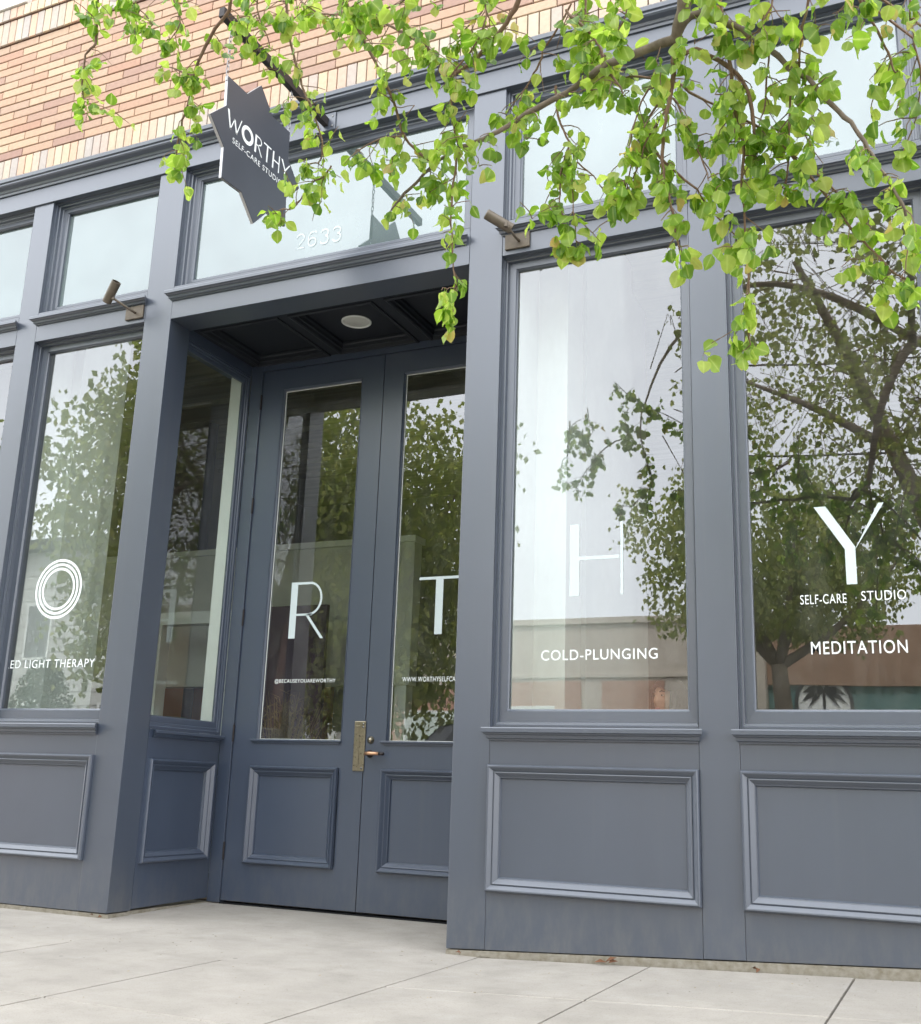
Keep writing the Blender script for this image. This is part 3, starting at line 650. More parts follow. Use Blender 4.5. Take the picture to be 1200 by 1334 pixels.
# white boxed returns beside the display windows
struct(MB().box(-2.348, -2.300, .215, 3.2, .031, 5.0).build('interior_partition', WHITE))
struct(MB().box(-2.300, -2.10, .55, .85, .031, 5.0).build('interior_column', WHITE))
struct(MB().box(-2.300, -2.17, 1.15, 2.3, .031, 5.0).build('interior_partition', WHITE))
struct(MB().box(-6.33, -6.22, .215, 1.1, .031, 5.0).build('interior_partition', WHITE))
struct(MB().box(-6.22, -6.12, .50, .86, .031, 5.0).build('interior_column', WHITE))
PURP = mat('plum_painted_door', (.06, .03, .06), .5, .4)
ORNG = mat('orange_wood_panel', (.42, .17, .06), .5, .4, var=.15, vscale=3, stretch=(1, 1, .2))
PALE = mat('pale_grey_counter', (.62, .63, .57), .6, .3, var=.04)
pw_ = thing('half_wall', 'long pale half height partition inside the shop behind the entrance', 'partition', (-6.5, 3.4, .03))
MB().box(-9.0, -4.6, 3.4, 3.55, 1.75, 3.1).build('wall_board', PALE, pw_); MB().box(-9.02, -4.58, 3.37, 3.58, 3.1005, 3.16).build('cap', WHITEP, pw_)
for x in (-9.0, -6.9, -4.75): MB().box(x, x+.12, 3.41, 3.54, .031, 1.7495).build('post', WHITEP, pw_)
od = thing('orange_cabinet', 'orange wood cabinet deep inside the shop seen through the side window', 'cabinet', (-8, 5.5, .03))
MB().box(-9.0, -6.9, 5.3, 5.9, .031, 2.2).build('body', ORNG, od, bev=.01)
for x in (-8.98, -8.28, -7.58): MB().box(x, x+.66, 5.275, 5.2995, .1, 2.15).build('cabinet_door', ORNG, od, bev=.006)
pd_ = thing('plum_door', 'dark plum door standing open inside the shop behind the left entrance glass', 'door', (-5.0, 2.6, .03))
MB().box(-6.15, -5.25, 2.95, 3.0, .04, 2.45).build('leaf', PURP, pd_, bev=.004); MB().tube([(-5.35, 2.93, 1.1), (-5.35, 2.9, 1.1), (-5.45, 2.89, 1.1)], .012, 8).build('handle', NICKEL, pd_)
df_ = thing('door_casing', 'white casing around an inner doorway seen low in the left entrance glass', 'casing', (-6.2, 2.9, .03))
MB().box(-6.30, -6.17, 2.86, 3.0, .031, 2.3).build('casing_board', WHITEP, df_); MB().box(-7.2, -7.07, 2.86, 3.0, .031, 2.3).build('casing_board', WHITEP, df_); MB().box(-7.2, -6.17, 2.86, 3.0, 2.3005, 2.42).build('casing_head', WHITEP, df_)
for x in (-7.9, -3.3): 
    c_ = thing('iron_column', 'dark iron column rising to the ceiling inside the shop '+('left of the entrance' if x < -5 else 'right of the entrance doors'), 'column', (x, 4.4, .03))
    MB().tube([(x, 4.4, .1), (x, 4.4, 4.97)], .06, 12).build('shaft', IRON, c_, smooth=True); MB().box(x-.12, x+.12, 4.28, 4.52, .031, .1).build('base_plate', IRON, c_)

# ------------------------------------------------------------------ sign, bracket, lamps
SGX = -3.66
SIGN = mat('charcoal_sign_face', (.060, .067, .084), .38, .5, var=.06, vscale=4)
br_ = thing('sign_bracket', 'black iron bar bracket reaching out from the fascia above the entrance', 'bracket', (SGX, 0, 5.24))
MB().box(SGX-.075, SGX+.075, -.024, -.0145, 5.165, 5.300).build('wall_plate', PAINTH, br_, bev=.004)
for dx in (-.05, .05):
    for dz in (5.195, 5.27): MB().lathe((SGX+dx, -.024, dz), (0, -1, 0), [(0, .009), (.004, .008), (.006, 0)], 8).build('bolt', CHAIN, br_)
MB().box(SGX-.02, SGX+.02, -1.20, -.0245, 5.20, 5.262).build('arm', IRON, br_, bev=.003)
sg = thing('hanging_sign', 'charcoal eight pointed star sign lettered in white hanging over the entrance', 'sign', (SGX, -.755, 4.08))
CY, CZ = -.755, 4.552
st = []
for k in range(16):
    a = math.pi/8*k+R(2.5); r = .462 if k % 2 == 0 else .350
    st.append((CY+r*math.cos(a), CZ+r*math.sin(a)))
MB().prism([(SGX-.011, y, z) for y, z in st], [(SGX+.011, y, z) for y, z in st]).build('board', SIGN, sg, bev=.001)
ed = MB()
for k in range(16):
    (a, b), (c, d) = st[k], st[(k+1) % 16]; s_ = 1.004
    f = lambda y, z: (CY+(y-CY)*s_, CZ+(z-CZ)*s_)
    (a1, b1), (c1, d1) = f(a, b), f(c, d)
    ed.quad((SGX-.0095, a1, b1), (SGX+.0085, a1, b1), (SGX+.0085, c1, d1), (SGX-.0095, c1, d1))
ed.build('edge_band', mat('aluminium_edge', (.45, .45, .46), .4, .5, metal=.6), sg)
PS = lambda u, v, h: (SGX+.012+h, u, v)
def lw(polys, shift): return [[(u+shift, v) for u, v in p] for p in polys]
a0, a1 = 4.545, 4.662
Wp = [[(-1.075, a1), (-1.058, a1), (-1.028, a0), (-1.040, a0)], [(-1.040, a0), (-1.032, a0), (-.998, a1-.03), (-1.006, a1-.03)], [(-1.010, a1-.03), (-.994, a1-.03), (-.968, a0), (-.980, a0)], [(-.980, a0), (-.972, a0), (-.932, a1), (-.940, a1)]]
poly_letters(PS, Wp, sg, VINYL, .0012)
poly_letters(PS, arc(-.870, 4.604, .060, .060, .036, .036, 0, 2*math.pi, 32), sg, VINYL, .0012)
poly_letters(PS, [rc(-.795, -.777, a0, a1), rc(-.777, -.755, a1-.009, a1), rc(-.777, -.755, 4.597, 4.605)]+arc(-.755, 4.6335, .030, .0285, .022, .020, -math.pi/2, math.pi/2, 12)+[[(-.765, 4.60), (-.754, 4.60), (-.712, a0), (-.724, a0)]], sg, VINYL, .0012)
poly_letters(PS, [rc(-.705, -.625, a1-.010, a1), rc(-.671, -.657, a0, a1-.010)], sg, VINYL, .0012)
poly_letters(PS, [rc(-.607, -.592, a0, a1), rc(-.592, -.540, 4.600, 4.609), rc(-.540, -.530, a0, a1)], sg, VINYL, .0012)
poly_letters(PS, [[(-.515, a1), (-.498, a1), (-.460, 4.603), (-.474, 4.603)], [(-.425, a1), (-.415, a1), (-.460, 4.600), (-.468, 4.607)], rc(-.474, -.460, a0, 4.603)], sg, VINYL, .0012)
text_obj('lettering', 'SELF-CARE STUDIO', PS, -1.005, -.49, 4.475, 4.511, VINYL, sg, .0012)
def chain(x, y, z0, z1, parent):
    n = int((z1-z0)/.034)
    for i in range(n):
        z = z0+.017+i*(z1-z0)/n; m = MB(); P_ = []
        for k in range(11):
            t = 2*math.pi*k/10; u = .009*math.cos(t); v = .021*math.sin(t)
            P_.append((x+(u if i % 2 else 0), y+(0 if i % 2 else u), z+v))
        m.tube(P_, .0028, 5, caps=False).build('chain_link', CHAIN, parent)
for k in (3, 6): pass
ta = [CY+.462*math.cos(R(2.5)+math.pi/8*k) for k in (2, 6)]; tz = [CZ+.462*math.sin(R(2.5)+math.pi/8*k) for k in (2, 6)]
for y, z in zip(ta, tz): 
    MB().tube([(SGX, y, z-.03), (SGX, y, z+.006)], .006, 6).build('eye_bolt', CHAIN, sg)
    chain(SGX, y, z, 5.205, sg)

def lamp(px, pz, ax, b0, b1, label):
    t = thing('wall_lamp', label, 'lamp', (px, 0, pz), 'bronze spotlights on the storefront')
    MB().box(px-.085, px+.075, -.016, -.0005, pz-.052, pz+.048).build('backplate', BRONZE, t, bev=.004)
    e = Vector(ax)
    MB().tube([(px+.008, -.012, pz-.008), (px+.004, -.05, pz-.006), tuple(e)], .0085, 8).build('arm', BRONZE, t, smooth=True)
    MB().lathe(tuple(e-Vector((0, 0, .013))), (0, 0, 1), [(0, 0), (0, .012), (.026, .012), (.026, 0)], 10).build('knuckle', BRONZE, t)
    a = Vector(b0); d = (Vector(b1)-a); L = d.length
    MB().lathe(a, d, [(0, 0), (0, .028), (.006, .032), (L-.002, .033), (L, .0325), (L, .028), (L-.03, .027)], 24).build('lamp_shade', BRONZE, t, smooth=False)
    MB().lathe(a, d, [(L-.028, 0), (L-.028, .0265)], 20).build('lamp_inside', LAMPDK, t)
lamp(-5.175, 4.072, (-5.215, -.20, 4.105), (-5.275, -.195, 4.085), (-5.165, -.235, 4.205), 'bronze spotlight aimed up on the beam left of the entrance')
lamp(-2.228, 4.070, (-2.238, -.185, 4.085), (-2.355, -.215, 4.165), (-2.225, -.125, 4.085), 'bronze spotlight aimed down on the beam over the cold plunging window')
lamp(1.38, 4.16, (1.37, -.185, 4.185), (1.25, -.215, 4.25), (1.38, -.125, 4.17), 'bronze spotlight on the far right beam beyond the meditation window')
dl = thing('downlight', 'round recessed downlight in the middle coffer of the entrance soffit', 'light', (-3.735, .66, 4.05))
MB().lathe((-3.735, .66, 4.0602), (0, 0, -1), [(0, .108), (.006, .108), (.009, .100), (.006, .094), (0, .093)], 32).build('trim_ring', WHITEP, dl, smooth=True)
MB().lathe((-3.735, .66, 4.059), (0, 0, -1), [(.0, .0925), (.004, .07), (.006, 0)], 32).build('lens', LENS, dl, smooth=True)

# ------------------------------------------------------------------ leaves
def leaf_template(n=5, kind=0):
    """a rounded pear leaf, tip along -Z, unit length, folded along the midrib"""
    W = [0, .17, .33, .43, .42, .31, .15, 0]; Z = [0, -.05, -.17, -.36, -.56, -.76, -.90, -1.0]
    if kind == 1: W = [0, .12, .25, .34, .35, .26, .12, 0]
    if kind == 2: W = [0, .22, .40, .47, .43, .29, .13, 0]
    v = []; f = []
    bend = .10 if kind != 1 else .2
    for w_, z in zip(W, Z):
        yb = bend*z*z
        v += [(-w_, yb-.28*w_-.06*math.sin(z*9+kind), z), (0, yb, z), (w_, yb-.28*w_+.06*math.sin(z*8+1+kind), z)]
    for i in range(7):
        a = 3*i; 
        f += [(a, a+1, a+4, a+3), (a+1, a+2, a+5, a+4)]
    # petiole
    k = len(v); v += [(-.012, 0, 0), (.012, 0, 0), (.012, -.02, .38), (-.012, -.02, .38)]; f.append((k, k+1, k+2, k+3))
    return np.array(v), f
TPL = [leaf_template(kind=k) for k in range(3)]
LM = []
for k, (v, f) in enumerate(TPL):
    for mt_ in (LEAF, LEAFY):
        me = bpy.data.meshes.new('leaf'); me.from_pydata(v.tolist(), [], f); me.materials.append(mt_)
        me.polygons.foreach_set('use_smooth', [True]*len(me.polygons)); LM.append(me)
        at_ = me.attributes.new('rib', 'FLOAT', 'POINT'); at_.data.foreach_set('value', [1.0 if i % 3 == 1 and i < 24 else 0.0 for i in range(len(v))])
def joined_leaves(L, parent, name, m, tri=False):
    """L: list of (position, 3x3 rotation, length, template)"""
    V = []; F = []; k = 0
    lo = (np.array([(0, 0, 0), (-.36, -.1, -.45), (0, .05, -1), (.36, -.1, -.45)]), [(0, 1, 2, 3)])
    for p, r, s, t in L:
        tv, tf = lo if tri else TPL[t]
        V.append(tv@r.T*s+p); F += [tuple(k+i for i in q) for q in tf]; k += len(tv)
    if not V: return None
    nl_ = len(V); V = np.concatenate(V)
    me = bpy.data.meshes.new(name); me.from_pydata(V.tolist(), [], F); me.materials.append(m)
    if not tri: me.attributes.new('rib', 'FLOAT', 'POINT').data.foreach_set('value', [1.0 if i % 3 == 1 and i < 24 else 0.0 for i in range(28)]*nl_)
    me.polygons.foreach_set('use_smooth', [True]*len(me.polygons))
    o = bpy.data.objects.new(name, me); COL.objects.link(o); o.parent = parent; o.matrix_parent_inverse = parent_inv(parent); o['kind'] = 'stuff'
    return o
def rotm(rg, droop=.55):
    """rotation for a leaf that hangs: its -Z roughly down, spin random, tilt random"""
    spin = rg.uniform(0, 2*math.pi); tilt = abs(rg.gauss(0, droop)); az = rg.uniform(0, 2*math.pi)
    q = Matrix.Rotation(az, 3, 'Z')@Matrix.Rotation(tilt, 3, 'X')@Matrix.Rotation(spin, 3, 'Z')
    return np.array(q)

# ------------------------------------------------------------------ the near street tree whose branches hang into the picture
BR = [
 ([(-0.519,-2.95,3.258),(-0.561,-2.858,3.193),(-0.587,-2.782,3.129),(-0.619,-2.727,3.086),(-0.637,-2.7,3.065)],0.019,0.014),
 ([(-0.637,-2.7,3.065),(-0.646,-2.686,3.003),(-0.666,-2.66,2.891),(-0.687,-2.645,2.827),(-0.701,-2.625,2.737),(-0.699,-2.608,2.662),(-0.684,-2.589,2.571),(-0.677,-2.573,2.501),(-0.661,-2.55,2.395)],0.007,0.002),
 ([(-0.637,-2.7,3.071),(-0.715,-2.674,3.079),(-0.85,-2.632,3.098),(-0.906,-2.614,3.098),(-1.023,-2.574,3.07),(-1.143,-2.539,3.067),(-1.269,-2.501,3.049),(-1.367,-2.474,3.044),(-1.467,-2.449,3.048),(-1.57,-2.421,3.033),(-1.659,-2.393,2.991),(-1.751,-2.364,2.948),(-1.789,-2.35,2.917)],0.011,0.003),
 ([(-1.097,-2.75,3.43),(-1.154,-2.69,3.378),(-1.22,-2.641,3.345),(-1.295,-2.595,3.325),(-1.37,-2.552,3.307),(-1.445,-2.517,3.308),(-1.483,-2.5,3.311)],0.008,0.005),
 ([(-1.483,-2.5,3.311),(-1.491,-2.494,3.28),(-1.495,-2.478,3.198),(-1.487,-2.462,3.112),(-1.475,-2.45,3.049)],0.004,0.003),
 ([(-1.483,-2.5,3.311),(-1.54,-2.482,3.391),(-1.619,-2.459,3.495),(-1.716,-2.434,3.598),(-1.836,-2.406,3.705),(-1.958,-2.381,3.79),(-2.083,-2.356,3.854),(-2.214,-2.331,3.935),(-2.359,-2.3,4.087)],0.005,0.002),
 ([(-1.475,-2.45,3.039),(-1.496,-2.439,2.913),(-1.502,-2.426,2.771),(-1.496,-2.414,2.628),(-1.488,-2.406,2.537),(-1.503,-2.4,2.475)],0.0035,0.0015),
 ([(-1.867,-2.7,3.692),(-1.849,-2.666,3.614),(-1.824,-2.628,3.527),(-1.77,-2.573,3.408),(-1.74,-2.545,3.345),(-1.715,-2.507,3.258),(-1.691,-2.457,3.144),(-1.642,-2.424,3.079),(-1.596,-2.4,3.042)],0.005,0.004),
 ([(-1.678,-2.48,3.126),(-1.783,-2.447,3.163),(-1.863,-2.42,3.172),(-1.925,-2.4,3.176)],0.003,0.002),
 ([(-2.218,-2.55,3.926),(-2.214,-2.497,3.716),(-2.197,-2.472,3.614),(-2.17,-2.443,3.498),(-2.144,-2.424,3.424),(-2.121,-2.407,3.357),(-2.097,-2.386,3.276),(-2.098,-2.371,3.218),(-2.119,-2.361,3.189),(-2.18,-2.35,3.203)],0.0045,0.002),
 ([(-2.066,-2.35,3.169),(-2.099,-2.342,3.138),(-2.167,-2.332,3.122),(-2.205,-2.323,3.085),(-2.255,-2.313,3.047),(-2.323,-2.305,3.059),(-2.358,-2.3,3.052)],0.003,0.0015),
 ([(-2.34,-2.7,3.846),(-2.385,-2.659,3.745),(-2.468,-2.63,3.705),(-2.551,-2.595,3.638),(-2.604,-2.564,3.568),(-2.639,-2.538,3.5),(-2.689,-2.508,3.426),(-2.719,-2.486,3.366),(-2.739,-2.466,3.312),(-2.754,-2.45,3.266)],0.006,0.002),
 ([(-2.573,-2.6,3.542),(-2.625,-2.6,3.567),(-2.687,-2.6,3.609),(-2.741,-2.6,3.635)],0.003,0.0015),
 ([(-2.933,-2.8,3.996),(-2.938,-2.789,3.861),(-2.939,-2.777,3.715),(-2.947,-2.773,3.661),(-2.986,-2.769,3.632),(-2.993,-2.758,3.507),(-2.976,-2.75,3.404)],0.006,0.002),
 ([(-2.806,-2.7,3.961),(-2.878,-2.7,3.911),(-2.788,-2.7,3.828),(-2.719,-2.7,3.746)],0.003,0.0015),
 ([(-0.637,-2.7,3.071),(-0.591,-2.692,3.145),(-0.516,-2.684,3.11),(-0.444,-2.676,3.058),(-0.395,-2.669,3.005),(-0.346,-2.662,2.952),(-0.306,-2.656,2.894),(-0.266,-2.651,2.86),(-0.221,-2.642,2.787),(-0.176,-2.635,2.722),(-0.14,-2.628,2.66),(-0.11,-2.62,2.592),(-0.081,-2.613,2.526),(-0.053,-2.606,2.461),(-0.037,-2.6,2.406)],0.009,0.003),
 ([(-0.643,-2.7,2.979),(-0.595,-2.685,3.029),(-0.544,-2.672,3.006),(-0.502,-2.66,2.971),(-0.467,-2.649,2.934),(-0.441,-2.636,2.883),(-0.431,-2.622,2.82),(-0.428,-2.606,2.752),(-0.423,-2.6,2.725)],0.006,0.004),
 ([(-0.506,-2.75,3.29),(-0.504,-2.727,3.199),(-0.501,-2.715,3.154),(-0.493,-2.691,3.062),(-0.485,-2.669,2.977),(-0.48,-2.646,2.887),(-0.478,-2.628,2.82),(-0.464,-2.614,2.765),(-0.465,-2.596,2.699),(-0.475,-2.577,2.627),(-0.475,-2.551,2.531),(-0.477,-2.518,2.406),(-0.479,-2.493,2.31),(-0.488,-2.47,2.223),(-0.489,-2.45,2.149)],0.006,0.0018),
 ([(-0.231,-2.7,3.185),(-0.251,-2.679,3.103),(-0.281,-2.653,3.001),(-0.294,-2.634,2.923),(-0.322,-2.612,2.841),(-0.335,-2.581,2.711),(-0.343,-2.566,2.646),(-0.357,-2.55,2.582)],0.004,0.002),
 ([(-0.136,-2.7,3.18),(-0.114,-2.667,3.069),(-0.091,-2.651,3.014),(-0.062,-2.629,2.945),(-0.046,-2.613,2.893),(-0.036,-2.6,2.849)],0.004,0.002),
 ([(-0.874,-2.55,3.095),(-0.787,-2.556,3.076),(-0.679,-2.565,3.022),(-0.598,-2.573,2.94),(-0.513,-2.58,2.868),(-0.423,-2.589,2.787),(-0.358,-2.596,2.707),(-0.331,-2.6,2.665)],0.003,0.003),
 ([(-0.36,-2.58,2.718),(-0.305,-2.558,2.641),(-0.264,-2.54,2.576),(-0.22,-2.52,2.503),(-0.17,-2.497,2.423),(-0.127,-2.48,2.367),(-0.09,-2.465,2.319),(-0.046,-2.45,2.279)],0.004,0.002),
 ([(-0.288,-2.55,2.634),(-0.237,-2.52,2.59),(-0.2,-2.492,2.539),(-0.168,-2.47,2.502),(-0.137,-2.45,2.47)],0.003,0.002),
 ([(-0.667,-2.62,2.927),(-0.63,-2.614,2.833),(-0.602,-2.608,2.75),(-0.581,-2.604,2.687),(-0.568,-2.6,2.634)],0.003,0.0015),
 ([(-0.722,-2.6,2.757),(-0.687,-2.583,2.706),(-0.63,-2.56,2.654),(-0.589,-2.54,2.595),(-0.549,-2.517,2.53),(-0.508,-2.5,2.488)],0.0035,0.0015),
 ([(-1.076,-2.55,3.123),(-1.073,-2.548,3.094),(-1.067,-2.541,3.016),(-1.042,-2.533,2.933),(-1.019,-2.529,2.887),(-1.025,-2.52,2.792),(-1.026,-2.514,2.725),(-1.017,-2.5,2.569)],0.004,0.0015),
 ([(-1.033,-2.52,2.91),(-1.064,-2.515,2.833),(-1.068,-2.51,2.765),(-1.066,-2.506,2.695),(-1.06,-2.5,2.598)],0.003,0.0015),
 ([(-1.005,-2.52,2.838),(-0.954,-2.513,2.781),(-0.917,-2.506,2.727),(-0.867,-2.5,2.698)],0.002,0.0012),
 ([(-1.023,-2.6,3.367),(-1.009,-2.6,3.34),(-0.954,-2.6,3.271),(-0.914,-2.6,3.207),(-0.894,-2.6,3.143)],0.004,0.003),
 ([(-0.894,-2.6,3.092),(-0.868,-2.6,3.07),(-0.836,-2.6,3.018),(-0.83,-2.6,2.988)],0.004,0.002),
 ([(-0.688,-2.62,2.889),(-0.746,-2.613,2.812),(-0.786,-2.605,2.717),(-0.822,-2.6,2.654)],0.003,0.0015),
 ([(-0.693,-2.62,2.987),(-0.741,-2.627,2.968),(-0.77,-2.635,2.901),(-0.793,-2.646,2.803),(-0.798,-2.65,2.761)],0.003,0.0015),
 ([(-0.986,-2.5,3.564),(-0.988,-2.5,3.38),(-0.993,-2.5,3.29),(-0.995,-2.5,3.201)],0.0035,0.0035),
 ([(-1.443,-2.6,3.226),(-1.361,-2.616,3.293),(-1.31,-2.63,3.37),(-1.298,-2.637,3.422),(-1.305,-2.65,3.518)],0.003,0.002),
 ([(-1.016,-2.55,3.381),(-0.975,-2.563,3.319),(-0.925,-2.581,3.232),(-0.893,-2.6,3.132)],0.004,0.002),
 ([(-1.135,-2.5,3.336),(-1.16,-2.487,3.274),(-1.192,-2.477,3.235),(-1.24,-2.464,3.186),(-1.296,-2.45,3.14)],0.003,0.0015),
 ([(-1.02,-2.55,3.428),(-1.078,-2.522,3.373),(-1.128,-2.5,3.334)],0.003,0.003),
 ([(-0.695,-2.6,2.975),(-0.736,-2.6,2.904),(-0.778,-2.6,2.833),(-0.827,-2.6,2.657)],0.003,0.0015),
 ([(-0.366,-2.65,3.054),(-0.382,-2.628,2.916),(-0.394,-2.616,2.841),(-0.413,-2.606,2.783),(-0.422,-2.6,2.746)],0.003,0.0015),
 ([(-0.283,-2.62,2.877),(-0.258,-2.614,2.823),(-0.265,-2.607,2.762),(-0.293,-2.6,2.714)],0.003,0.0015),
 ([(0.031,-2.6,3.153),(0.015,-2.582,3.068),(0.021,-2.559,2.954),(0.028,-2.537,2.841),(-0.005,-2.51,2.717),(-0.025,-2.5,2.677)],0.003,0.0015),
 ([(-1.595,-2.5,3.763),(-1.719,-2.5,3.684),(-1.852,-2.5,3.702),(-1.936,-2.5,3.707)],0.003,0.002),
 ([(-1.345,-2.5,3.681),(-1.371,-2.5,3.56),(-1.415,-2.5,3.508),(-1.473,-2.5,3.462)],0.003,0.002),
 ([(-2.721,-2.65,4.047),(-2.701,-2.632,3.926),(-2.662,-2.612,3.801),(-2.717,-2.6,3.754)],0.003,0.0015),
 ([(-2.331,-2.55,3.963),(-2.352,-2.529,3.842),(-2.317,-2.512,3.736),(-2.293,-2.5,3.66)],0.003,0.0015),
 ([(-0.332,-2.75,3.178),(-0.354,-2.727,3.072),(-0.398,-2.711,3.018),(-0.445,-2.7,3.001)],0.003,0.0015),
 ([(-0.751,-2.8,3.248),(-0.764,-2.8,3.116),(-0.8,-2.8,3.059)],0.003,0.0015),
 ([(-0.054,-2.5,2.536),(-0.041,-2.5,2.412),(-0.044,-2.5,2.318),(-0.061,-2.5,2.262)],0.002,0.001),
]

tr = thing('street_tree', 'pear tree at the kerb whose leafy branches hang across the top of the storefront', 'tree', (.55, -6.9, 0))
rg = random.Random(11)
def smooth_path(pts, n=3):
    P_ = [Vector(p) for p in pts]
    if len(P_) < 3: return [P_[0].lerp(P_[1], t/3) for t in range(4)]
    out = []
    for i in range(len(P_)-1):
        a = P_[max(0, i-1)]; b = P_[i]; c = P_[i+1]; d = P_[min(len(P_)-1, i+2)]
        for j in range(n):
            t = j/n
            out.append(.5*((2*b)+(c-a)*t+(2*a-5*b+4*c-d)*t*t+(3*b-a-3*c+d)*t**3))
    return out+[P_[-1]]
leaves = []; spurs = MB()
def put_leaf(p, s, droop=.6):
    t = rg.choices((0, 1, 2), (5, 2, 4))[0]
    r = rotm(rg, droop); stem_top = r@np.array([0, -.02, .38])*s
    leaves.append([np.array(p)-stem_top, r, s, t])
def spur(p, length, n, depth=0):
    d = Vector((rg.gauss(0, .8), rg.gauss(0, .8), rg.gauss(-.15, .6))).normalized()
    q = [Vector(p)]
    for k in range(3):
        d = (d+Vector((rg.gauss(0, .25), rg.gauss(0, .25), -.22))).normalized(); q.append(q[-1]+d*length/3)
    spurs.tube(q, [.0021, .0018, .0015, .0011], 4, caps=False)
    for i in range(n):
        t = rg.uniform(.1, 1); k = min(2, int(t*3)); pp = q[k].lerp(q[k+1], t*3-k)
        put_leaf(pp, rg.choice((.025, .034, .041, .047, .052, .057))*rg.uniform(.85, 1.1))
    put_leaf(q[-1], rg.uniform(.034, .056))
    if depth < 1 and rg.random() < .22: spur(q[-1], length*.8, 2, depth+1)
DENS = .92
for bi, (pts, r0_, r1_) in enumerate(BR):
    P_ = smooth_path(pts); n = len(P_)
    P_ = [p+Vector((rg.gauss(0, .0015), rg.gauss(0, .002), rg.gauss(0, .0015))) for p in P_]
    rad = [1.25*(r0_+(r1_-r0_)*(i/(n-1))) for i in range(n)]
    rad = [r*(1+rg.uniform(-.08, .14)) for r in rad]
    MB().tube(P_, rad, 10 if r0_ > .008 else 6).build('branch', BARK if r0_ > .008 else TWIG, tr, smooth=True)
    acc = 0; step = .030
    for i in range(n-1):
        L = (P_[i+1]-P_[i]).length; acc += L
        while acc > step:
            acc -= step; p = P_[i].lerp(P_[i+1], rg.random())
            thick = rad[i]
            pr_ = DENS*(.80 if p.x > -1.15 else 1)*(.92 if thick < .0045 else .72 if thick < .008 else .3)
            if rg.random() < pr_: spur(p, rg.uniform(.04, .13), rg.choice((2, 3, 4, 4, 5)))
    if r1_ < .0022: spur(P_[-1], .03, 3); spur(P_[-1], .02, 2)
# extra twigs that fill the very top of the picture and the canopy above it
def in_sight(p, m=0):
    s = sight(p); return s is not None and -m < s[0] < 1200+m and -m < s[1] < 1334+m
LIMBS = [
 ([(.55, -6.9, -.1), (.50, -6.88, .5), (.35, -6.85, 1.6), (.12, -6.8, 2.9), (-.10, -6.7, 3.6)], [.21, .165, .15, .135, .12], 'trunk'),
 ([(-.10, -6.7, 3.6), (-.45, -6.5, 4.6), (-.85, -6.1, 5.6), (-1.3, -5.6, 6.6)], [.115, .09, .06, .03], 'limb'),
 ([(-.10, -6.7, 3.6), (.15, -5.9, 4.5), (.10, -4.9, 5.0), (-.15, -3.9, 4.75), (-.40, -3.25, 4.0), BR[0][0][0]], [.10, .075, .055, .042, .03, .019], 'limb'),
 ([(-.10, -6.7, 3.6), (.8, -6.5, 4.8), (1.6, -6.0, 6.0), (2.2, -5.4, 6.8)], [.10, .07, .045, .02], 'limb'),
 ([(.10, -4.9, 5.0), (1.0, -4.1, 5.4), (1.9, -3.4, 5.3), (2.6, -3.0, 4.6)], [.05, .035, .025, .01], 'limb'),
 ([(.10, -4.9, 5.0), (-.9, -4.2, 5.5), (-1.6, -3.6, 5.4), (-2.1, -3.1, 4.7), (-2.3, -2.85, 4.0)], [.045, .033, .022, .014, .006], 'limb'),
 ([(-.15, -3.9, 4.75), (-.1, -3.0, 5.1), (0, -2.4, 5.0), (.1, -2.0, 4.6)], [.035, .024, .014, .007], 'limb'),
 ([(-.45, -6.5, 4.6), (-1.3, -6.8, 5.3), (-2.2, -7.2, 5.9)], [.06, .04, .015], 'limb'),
 ([(.15, -5.9, 4.5), (.9, -5.3, 5.6), (1.0, -4.9, 6.8)], [.05, .035, .012], 'limb')]
for pts, rr, nm in LIMBS:
    P_ = smooth_path(pts, 4); n = len(P_); q = np.interp(np.linspace(0, len(rr)-1, n), range(len(rr)), rr)
    MB().tube(P_, [x*(1+rg.uniform(-.03, .04)) for x in q], 14).build(nm, BARK, tr, smooth=True)
far = []
ends = [Vector(p) for pts, rr, nm in LIMBS[1:] for p in pts[1:]]
FT = MB()
for c in range(640):
    base = rg.choice(ends); 
    o = base+Vector((rg.gauss(0, .55), rg.gauss(0, .7), rg.gauss(0, .5)))
    if o.z < 2.9 or o.x*5.5/(5.5-o.y) < -1.15+.25*math.sin(o.z*5): continue
    nl = rg.randint(9, 20)
    tip = o+Vector((rg.gauss(0, .18), rg.gauss(0, .18), rg.uniform(-.5, -.05)))
    bad = any(in_sight(o.lerp(tip, t/3)+Vector((0, 0, -.10)), 25) for t in range(4)) or (tip-CAMLOC).length < 1.2
    if bad or o.y > -1.1: continue
    FT.tube([base.lerp(o, .35)+Vector((0, 0, .1)), o, tip], [.005, .003, .0015], 4, caps=False)
    for k in range(nl):
        p = o.lerp(tip, rg.random())+Vector((rg.gauss(0, .07), rg.gauss(0, .07), rg.gauss(0, .06)))
        if in_sight(p-Vector((0, 0, .05)), 10): continue
        far.append((np.array(p), rotm(rg, .7), rg.uniform(.045, .065), rg.randrange(3)))
vis = []
for l in leaves:
    s = sight(l[0])
    if s and 376 < s[0] < 452 and 268 < s[1] < 335: continue      # the sprays part in front of the street number
    ok = s and 0 < s[0] < 1200 and -5 < s[1] < 1334
    vis.append((-(l[2]/s[2]) if ok else 1, l))
vis.sort(key=lambda t: t[0])
rest_l = []; rest_y = []
